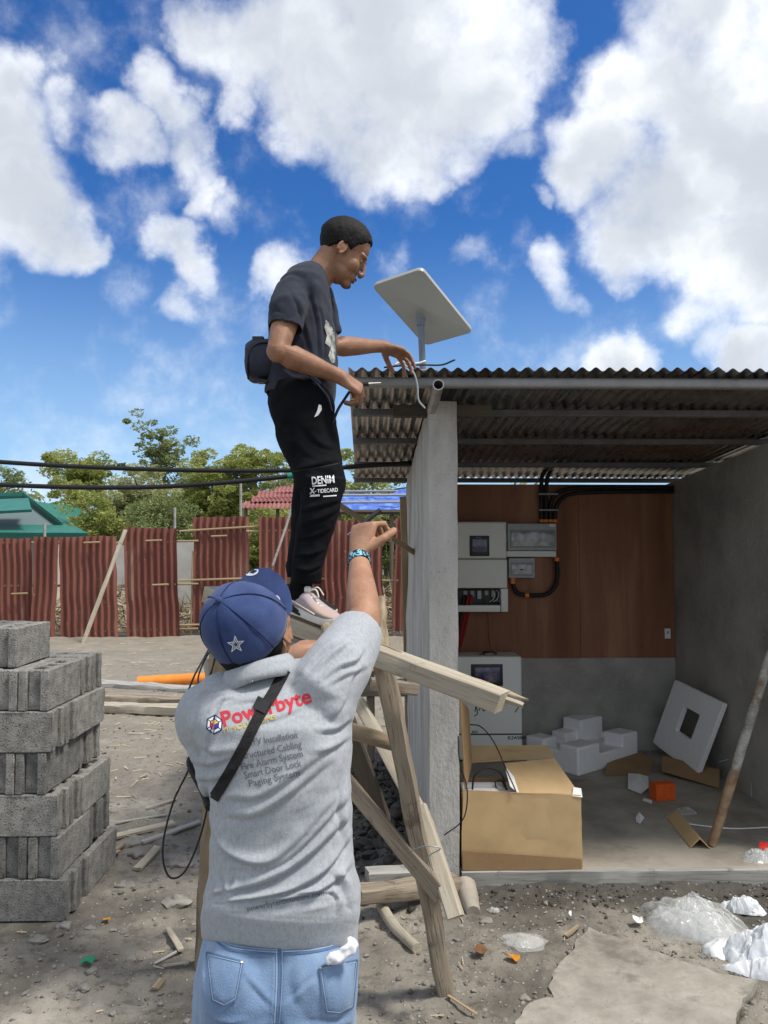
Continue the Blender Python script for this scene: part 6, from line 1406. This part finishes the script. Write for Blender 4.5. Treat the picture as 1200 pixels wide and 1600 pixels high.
pB = skin_body('person', 'man in dark t-shirt and black trousers standing on the scaffold, leaning to the roof', bm, 'skin_dark', P(478, 960, 2.80))
# hair
bm = NB(); vs = bmesh.ops.create_uvsphere(bm, u_segments=180, v_segments=120, radius=1)['verts']
hv = np.array([v.co[:] for v in vs]); loc = hv * np.array((.1075, .0835, .0935)) + np.array((-.0155, 0, .0405))
zl = np.interp(loc[:, 0], [-.13, -.09, -.05, -.025, .008, .03, .05, .068, .085, .10], [-.045, -.050, -.035, .0, .012, .0, .045, .075, .092, .099])
mk = sstep(loc[:, 2] + fbm(loc * 90, 2, 3) * .012, zl - .006, zl + .008)
loc = np.array((-.0155, 0, .0405)) + (loc - np.array((-.0155, 0, .0405))) * (.86 + mk * .14 + fbm(loc * np.array((220, 220, 70)), 2, 4) * .022 * mk + fbm(loc * 24, 2, 6) * .05 * mk - .008 * mk)[:, None]
for v, p in zip(vs, loc): v.co = W2(p)
hair = put('hair', bm, 'hair', pB, sm=True)
for sg in (1, -1):
    bm = NB(); tube(bm, [W2((.086 - .012 * abs(t), sg * (.012 + .030 * t), .024 + .006 * math.sin(t * 2.6))) for t in np.linspace(0, 1, 7)], [.0025, .004, .0045, .0045, .004, .003, .0015], 8); put('eyebrow', bm, 'hair', pB, sm=True)
    bm = NB(); ball(bm, W2((.0755, sg * .031, .0005)), (.0078, .0105, .0055), 14, R2); o = put('eye', bm, flat('eye_white', (.42, .38, .34), .25), pB, sm=True)
    bm = NB(); ball(bm, W2((.0815, sg * .031, -.001)), (.0028, .0045, .0045), 10, R2); put('iris', bm, 'black_plastic', o, sm=True)
bm = NB(); ball(bm, W2((.0960, 0, -.0615)), (.0055, .019, .0040), 14, R2); ball(bm, W2((.0925, 0, -.0735)), (.006, .016, .0048), 14, R2); put('lips', bm, flat('lip', (.17, .065, .05), .5), pB, sm=True)
bm = NB(); vs = ball(bm, W2((.080, 0, -.097)), (.0165, .019, .014), 14, R2); put('goatee', bm, mat('stubble', [(.07, .035, .022), (.12, .06, .038)], 300, .7, .5, 300), pB, sm=True)
# t-shirt
rows = [(633, 414, 519), (622, 414.5, 521), (600, 417, 525), (560, 419, 525.5), (520, 421, 524), (490, 426, 520), (468, 432, 517), (450, 440, 514), (436, 451, 511), (426, 463, 507), (418, 473, 502)]
rg_ = px_rings(rows, 2.885, [.150, .152, .156, .160, .168, .182, .186, .176, .140, .10, .07], 2.5)
rg_ = [(c + Vector(((0.0), 0, (.012 if i < 2 else 0))), u, v, ru, rv, e) for i, (c, u, v, ru, rv, e) in enumerate(rg_)]
c, u, v, ru, rv, e = rg_[0]; rg_ = [(c + Vector((0, 0, .06)), u, v, ru - .014, rv - .014, e), (c, u, v, ru - .012, rv - .012, e)] + rg_
bm = NB(); loft(bm, rg_, 56)
sleeve(bm, [P(470, 455, 2.82), P(457, 463, 2.74), P(450, 485, 2.69), P(447, 508, 2.675), P(446, 515, 2.672)], [.066, .072, .068, (.064, .062), (.064, .062)], 32, .05, .008)
sleeve(bm, [P(490, 455, 2.96), P(496, 466, 3.05), P(504, 495, 3.09), P(511, 525, 3.10)], [.066, .07, .064, .060], 32, .05, .008)
me = remesh(bm, .0048, 8, .5); v = arr(me); n = nrm(me); px, py = px_of(v)
v[:, 2] += np.where(py > 590, (px - 470) * -.0005 * sstep(py, 590, 630), 0)
FO2 = [([(470, 470), (482, 520), (496, 570)], .006, 6), ([(488, 448), (500, 500), (505, 560)], .006, 6), ([(476, 540), (495, 575), (520, 605)], .006, 6), ([(440, 590), (480, 596), (516, 620)], .006, 6), ([(430, 475), (445, 500), (468, 512)], .003, 5), ([(455, 450), (470, 480), (470, 512)], .004, 5), ([(424, 560), (450, 585), (490, 600)], .005, 6), ([(500, 470), (512, 520), (514, 590)], .005, 5), ([(478, 590), (500, 610), (512, 630)], .005, 5)]
h = fold_field(px, py, FO2) * np.clip(-n[:, 1] * 1.4 + .2, 0, 1) + fbm(v * 11, 3, 70) * .013 + fbm(v * 26, 2, 72) * .004; v += n * h[:, None]; setarr(me, v)
tee = put('t_shirt', me, 'shirt_dark', pB, sm=True); tT = bvh(tee)
MT['tee_print'] = mat('pale_shirt_print', [(.10, .11, .11), (.40, .41, .38), (.52, .52, .48)], 34, .9, pos=[.4, .52, .7])
poly = [(509, 500), (516, 506), (523, 521), (524, 545), (524, 566), (519, 568), (513, 556), (517, 543), (508, 536), (511, 524), (507, 512)]
put('print', decal_poly(tT, [poly], .0025, 3), 'tee_print', tee)
bm = NB(); tube(bm, spline([P(486, 413, 2.80), P(490, 425, 2.815), P(497, 438, 2.83), P(506, 449, 2.87)], 6), .0022, 6); put('necklace', bm, flat('gold_chain', (.5, .3, .12), .35, .8), pB)
# trousers
rows = [(606, 424, 515), (622, 421, 521), (640, 422, 523), (665, 427, 525), (690, 435, 529), (715, 446, 533.5), (735, 455, 537.5), (752, 461, 539), (768, 463, 538)]
rg_ = px_rings(rows, [2.88] * 5 + [2.87, 2.85, 2.84, 2.83], [.150, .158, .162, .160, .15, .14, .13, .12, .105], 2.6)
bm = NB(); loft(bm, rg_, 48)
rows = [(748, 470, 539), (770, 471, 537), (795, 470.5, 533), (830, 464, 523.5), (865, 459, 511), (885, 456, 505), (897, 455, 503), (906, 457, 502), (912, 458, 501)]
loft(bm, px_rings(rows, [2.785] * 9, [.085, .083, .080, .075, .068, .064, .066, .060, .054], 2.2), 32)
rows = [(700, 450, 520), (745, 458, 515), (790, 456, 508), (830, 455, 500), (865, 450, 488), (890, 446, 482), (903, 447, 480)]
loft(bm, px_rings(rows, [2.98, 2.985, 2.99, 2.99, 2.99, 2.99, 2.99], [.09, .088, .082, .075, .066, .062, .056], 2.2), 32)
me = remesh(bm, .0048, 7, .5); v = arr(me); n = nrm(me); px, py = px_of(v)
FO3 = [([(456, 735), (490, 726), (536, 716)], .005, 5), ([(462, 800), (495, 790), (534, 778)], .007, 6), ([(464, 822), (500, 808), (532, 792)], .006, 6), ([(460, 842), (492, 836), (520, 822)], .006, 5), ([(458, 866), (484, 866), (508, 856)], .007, 5), ([(456, 886), (480, 890), (504, 880)], .007, 5), ([(470, 660), (500, 690), (528, 700)], .004, 7), ([(440, 660), (470, 700), (500, 715)], .004, 7), ([(470, 790), (474, 850), (465, 890)], .004, 5)]
h = fold_field(px, py, FO3) * np.clip(-n[:, 1] * 1.4 + .2, 0, 1) + fbm(v * 14, 3, 80) * .012; v += n * h[:, None]; setarr(me, v)
trs = put('trousers', me, 'pants_black', pB, sm=True); tP = bvh(trs)
put('knee_seam', ribbon(tP, [(457, 737), (495, 731), (536, 722)], 2, .002, .0008, 8), 'black_web', trs)
fit(tP, 'DENIM', 487, 757, 523, 754, 17, 'print_white', trs, .02, off=.0035)
fit(tP, 'TIDECARD', 496, 770.5, 528, 768, 8.6, 'print_white', trs, .012, off=.0035)
put('lettering', decal_poly(tP, [[(488, 758.6), (510, 757), (510, 759), (488, 760.6)], [(484, 763), (486, 762.6), (492, 771), (490, 771.6)], [(490.5, 761.8), (492, 762.2), (485.5, 772), (483.6, 772)], [(491.5, 767.2), (494.2, 767), (494.2, 768.2), (491.5, 768.4)], [(484, 776.4), (485.5, 773.2), (499.6, 772.4), (499.6, 775.4)], [(505, 774.8), (526, 773.2), (526, 775), (505, 776.6)]], .002, 3), 'print_white', trs)
put('pocket_tag', decal_poly(tP, [[(498, 632), (502, 633), (503, 640), (497, 649), (491, 652), (496, 641)]], .003, 3), 'print_white', trs)
bm = NB(); tube(bm, spline([P(478, 583, 2.71), P(496, 600, 2.69), P(512, 620, 2.70), P(519, 642, 2.72)], 6), .0032, 6); put('drawcord', bm, 'shirt_dark', pB)
# running shoes
PT = dpl
h0, h1 = P(445, 951, 2.835), P(528, 979, 2.70)
t, f, up, s_, k = shoe(pB, h0, h1, Vector((.10, -.25, 1)), (h1 - h0).length * 1.02, 'shoe_tan', lace=True)
for i in range(6):
    x = (.105 + .016 * i) * k; zt_ = np.interp(x / k, [.105, .125, .155, .19], [.100, .094, .074, .059]) * k; c = h0 + f * x + up * (zt_ - .002)
    bm = NB(); sg = 1 if i % 2 else -1; tube(bm, [c - s_ * .024 * k - up * .008 + f * .006 * sg, c + up * .003, c + s_ * .024 * k - up * .008 - f * .006 * sg], .0036 * k, 7); put('lace', bm, 'sole_white', t)
bm = NB(); c = h0 + f * .112 * k + up * .102 * k; tube(bm, spline([c, c + f * .03 + up * .012 - s_ * .005, c + f * .05 - up * .01, c + f * .034 - up * .018], 6), .0028, 6); tube(bm, spline([c, c + f * .02 + up * .014 - s_ * .028, c + f * .045 - s_ * .035 - up * .01], 6), .0028, 6); put('lace', bm, 'sole_white', t)
bm = NB(); box(bm, c - Vector((.016, .012, .006)), c + Vector((.012, .012, .018)), .006); put('tongue', bm, 'sole_white', t)
bm = NB(); ln = -1 if s_.y > 0 else 1
for (x0, z0, x1, z1, w_) in ((.015, .055, .10, .022, .006), (.03, .026, .11, .012, .005)):
    tube(bm, spline([h0 + f * x0 * k + s_ * (.036 * ln * k) + up * z0 * k, h0 + f * (x0 + x1) / 2 * k + s_ * (.0385 * ln * k) + up * (z0 + z1) / 2 * k, h0 + f * x1 * k + s_ * (.036 * ln * k) + up * z1 * k], 5), w_ * k, 6)
put('side_stripe', bm, 'shoe_black', t)
bm = NB(); tube(bm, spline([h0 + f * .02 * k + s_ * (.033 * ln * k) + up * .066 * k, h0 + f * .10 * k + s_ * (.038 * ln * k) + up * .052 * k, h0 + f * .19 * k + s_ * (.044 * ln * k) + up * .036 * k], 5), .003 * k, 6); put('side_stripe', bm, 'sole_white', t)
bm = NB(); chain(bm, [anN + Vector((0, 0, .03)), h0 + f * .07 * k + up * .085 * k], [.042, .040], 14); put('sock', bm, 'pants_black', pB, sm=True)
h0f, h1f = P(440, 940, 3.02), P(512, 962, 2.92)
shoe(pB, h0f, h1f, Vector((.10, -.2, 1)), .25, 'shoe_black', lace=False)
bm = NB(); chain(bm, [anF + Vector((0, 0, .03)), h0f + Vector((.06, 0, .09))], [.04, .038], 14); put('sock', bm, 'pants_black', pB, sm=True)
# waist bag
wb = thing('waist_bag', 'navy blue waist bag worn behind the back of the worker on the scaffold', 'bag', P(410, 565, 2.84))
bm = NB(); loft(bm, [(P(x, y, 2.84), Matrix.Rotation(0, 3, 'X') @ Y_, Z_, ry, rz, 3.2) for x, y, ry, rz in ((384.5, 566, .050, .040), (387, 566, .072, .062), (396, 565, .080, .074), (412, 564, .082, .078), (428, 563, .080, .076), (436, 562, .07, .06))], 28)
MT['navy_nylon'] = mat('navy_nylon', [(.010, .016, .036), (.018, .026, .055)], 14, .55, .3, 90, spec=.4)
me = remesh(bm, .006, 4); rough_up(me, .007, 16, 3); put('pouch', me, 'navy_nylon', wb, sm=True)
bm = NB(); tube(bm, spline([P(388, 592, 2.79), P(386, 570, 2.765), P(390, 548, 2.765), P(404, 536, 2.762), P(424, 534, 2.764)], 6), .004, 6); put('zipper', bm, 'black_plastic', wb, sm=True)
bm = NB(); box(bm, P(400, 532, 2.80) - Vector((.012, .02, .006)), P(408, 529, 2.80) + Vector((.012, .02, .004)), .003); put('buckle', bm, 'black_plastic', wb)
bm = NB(); box(bm, P(408, 597, 2.80) - Vector((.012, .02, .004)), P(418, 597, 2.80) + Vector((.006, .02, .004)), .002); put('loop', bm, 'black_plastic', wb)
bm = NB(); tube(bm, spline([P(383, 540, 2.80), P(392, 535, 2.80), P(402, 532, 2.80), P(412, 530, 2.80)], 5), .0022, 6); put('cord', bm, 'rubber', wb)
# cable and pliers in the hands on the roof
bm = NB(); tube(bm, [P(573, 600, 2.85), P(595, 598.5, 2.86)], [.0055, .0035], 8); tl = put('hand_tool', bm, 'pipe', None, P(573, 600, 2.85)); tag(tl, 'small metal tool gripped in the nearer hand of the worker', 'tool')
bm = NB(); tube(bm, [P(560, 601, 2.85), P(576, 600, 2.85)], .0085, 10); put('handle', bm, 'black_plastic', tl)
bm = NB(); tube(bm, spline([P(546, 612, 2.85), P(538, 624, 2.84), P(528, 640, 2.82), P(519, 662, 2.80)], 6), .0055, 7); tag(put('cable', bm, 'rubber', None, P(546, 612, 2.85)), 'dark cable dropping from the nearer hand past the hip', 'cable')
rzr = lambda x, y, Y: P(x, y, Y)
bm = NB(); tube(bm, spline([P(618, 566, 3.48), P(634, 572, 3.46), P(646, 582, 3.46), P(652, 602, 3.47), P(654, 625, 3.48), P(664, 638, 3.50)], 8), .0042, 7); tag(put('dish_cable', bm, 'grey_plastic', None, P(646, 582, 3.46), sm=True), 'grey cable hanging over the roof edge from the dish', 'cable')
bm = NB(); tube(bm, spline([P(600, 574, 3.5), P(630, 571, 3.5), P(660, 570, 3.52), P(690, 570, 3.54), P(711, 562, 3.54)], 6), .0045, 7); tag(put('dish_cable', bm, 'rubber', None, P(660, 570, 3.52), sm=True), 'dark cable lying along the roof edge at the mast foot', 'cable')
bm = NB(); tube(bm, spline([P(616, 570, 3.46), P(628, 566, 3.47), P(650, 568, 3.49), P(665, 564, 3.5)], 5), .005, 7); tag(put('cable_plug', bm, 'white_thread', None, P(628, 566, 3.47), sm=True), 'pale cable end between the far hand and the mast', 'cable')
bm = NB(); tube(bm, [P(462, 770, 3.35), P(448, 820, 3.30), P(426, 884, 3.25)], .0055, 7); tag(put('thin_rod', bm, 'greywood', None, P(448, 820, 3.3)), 'thin rod leaning behind the black trouser legs', 'rod')
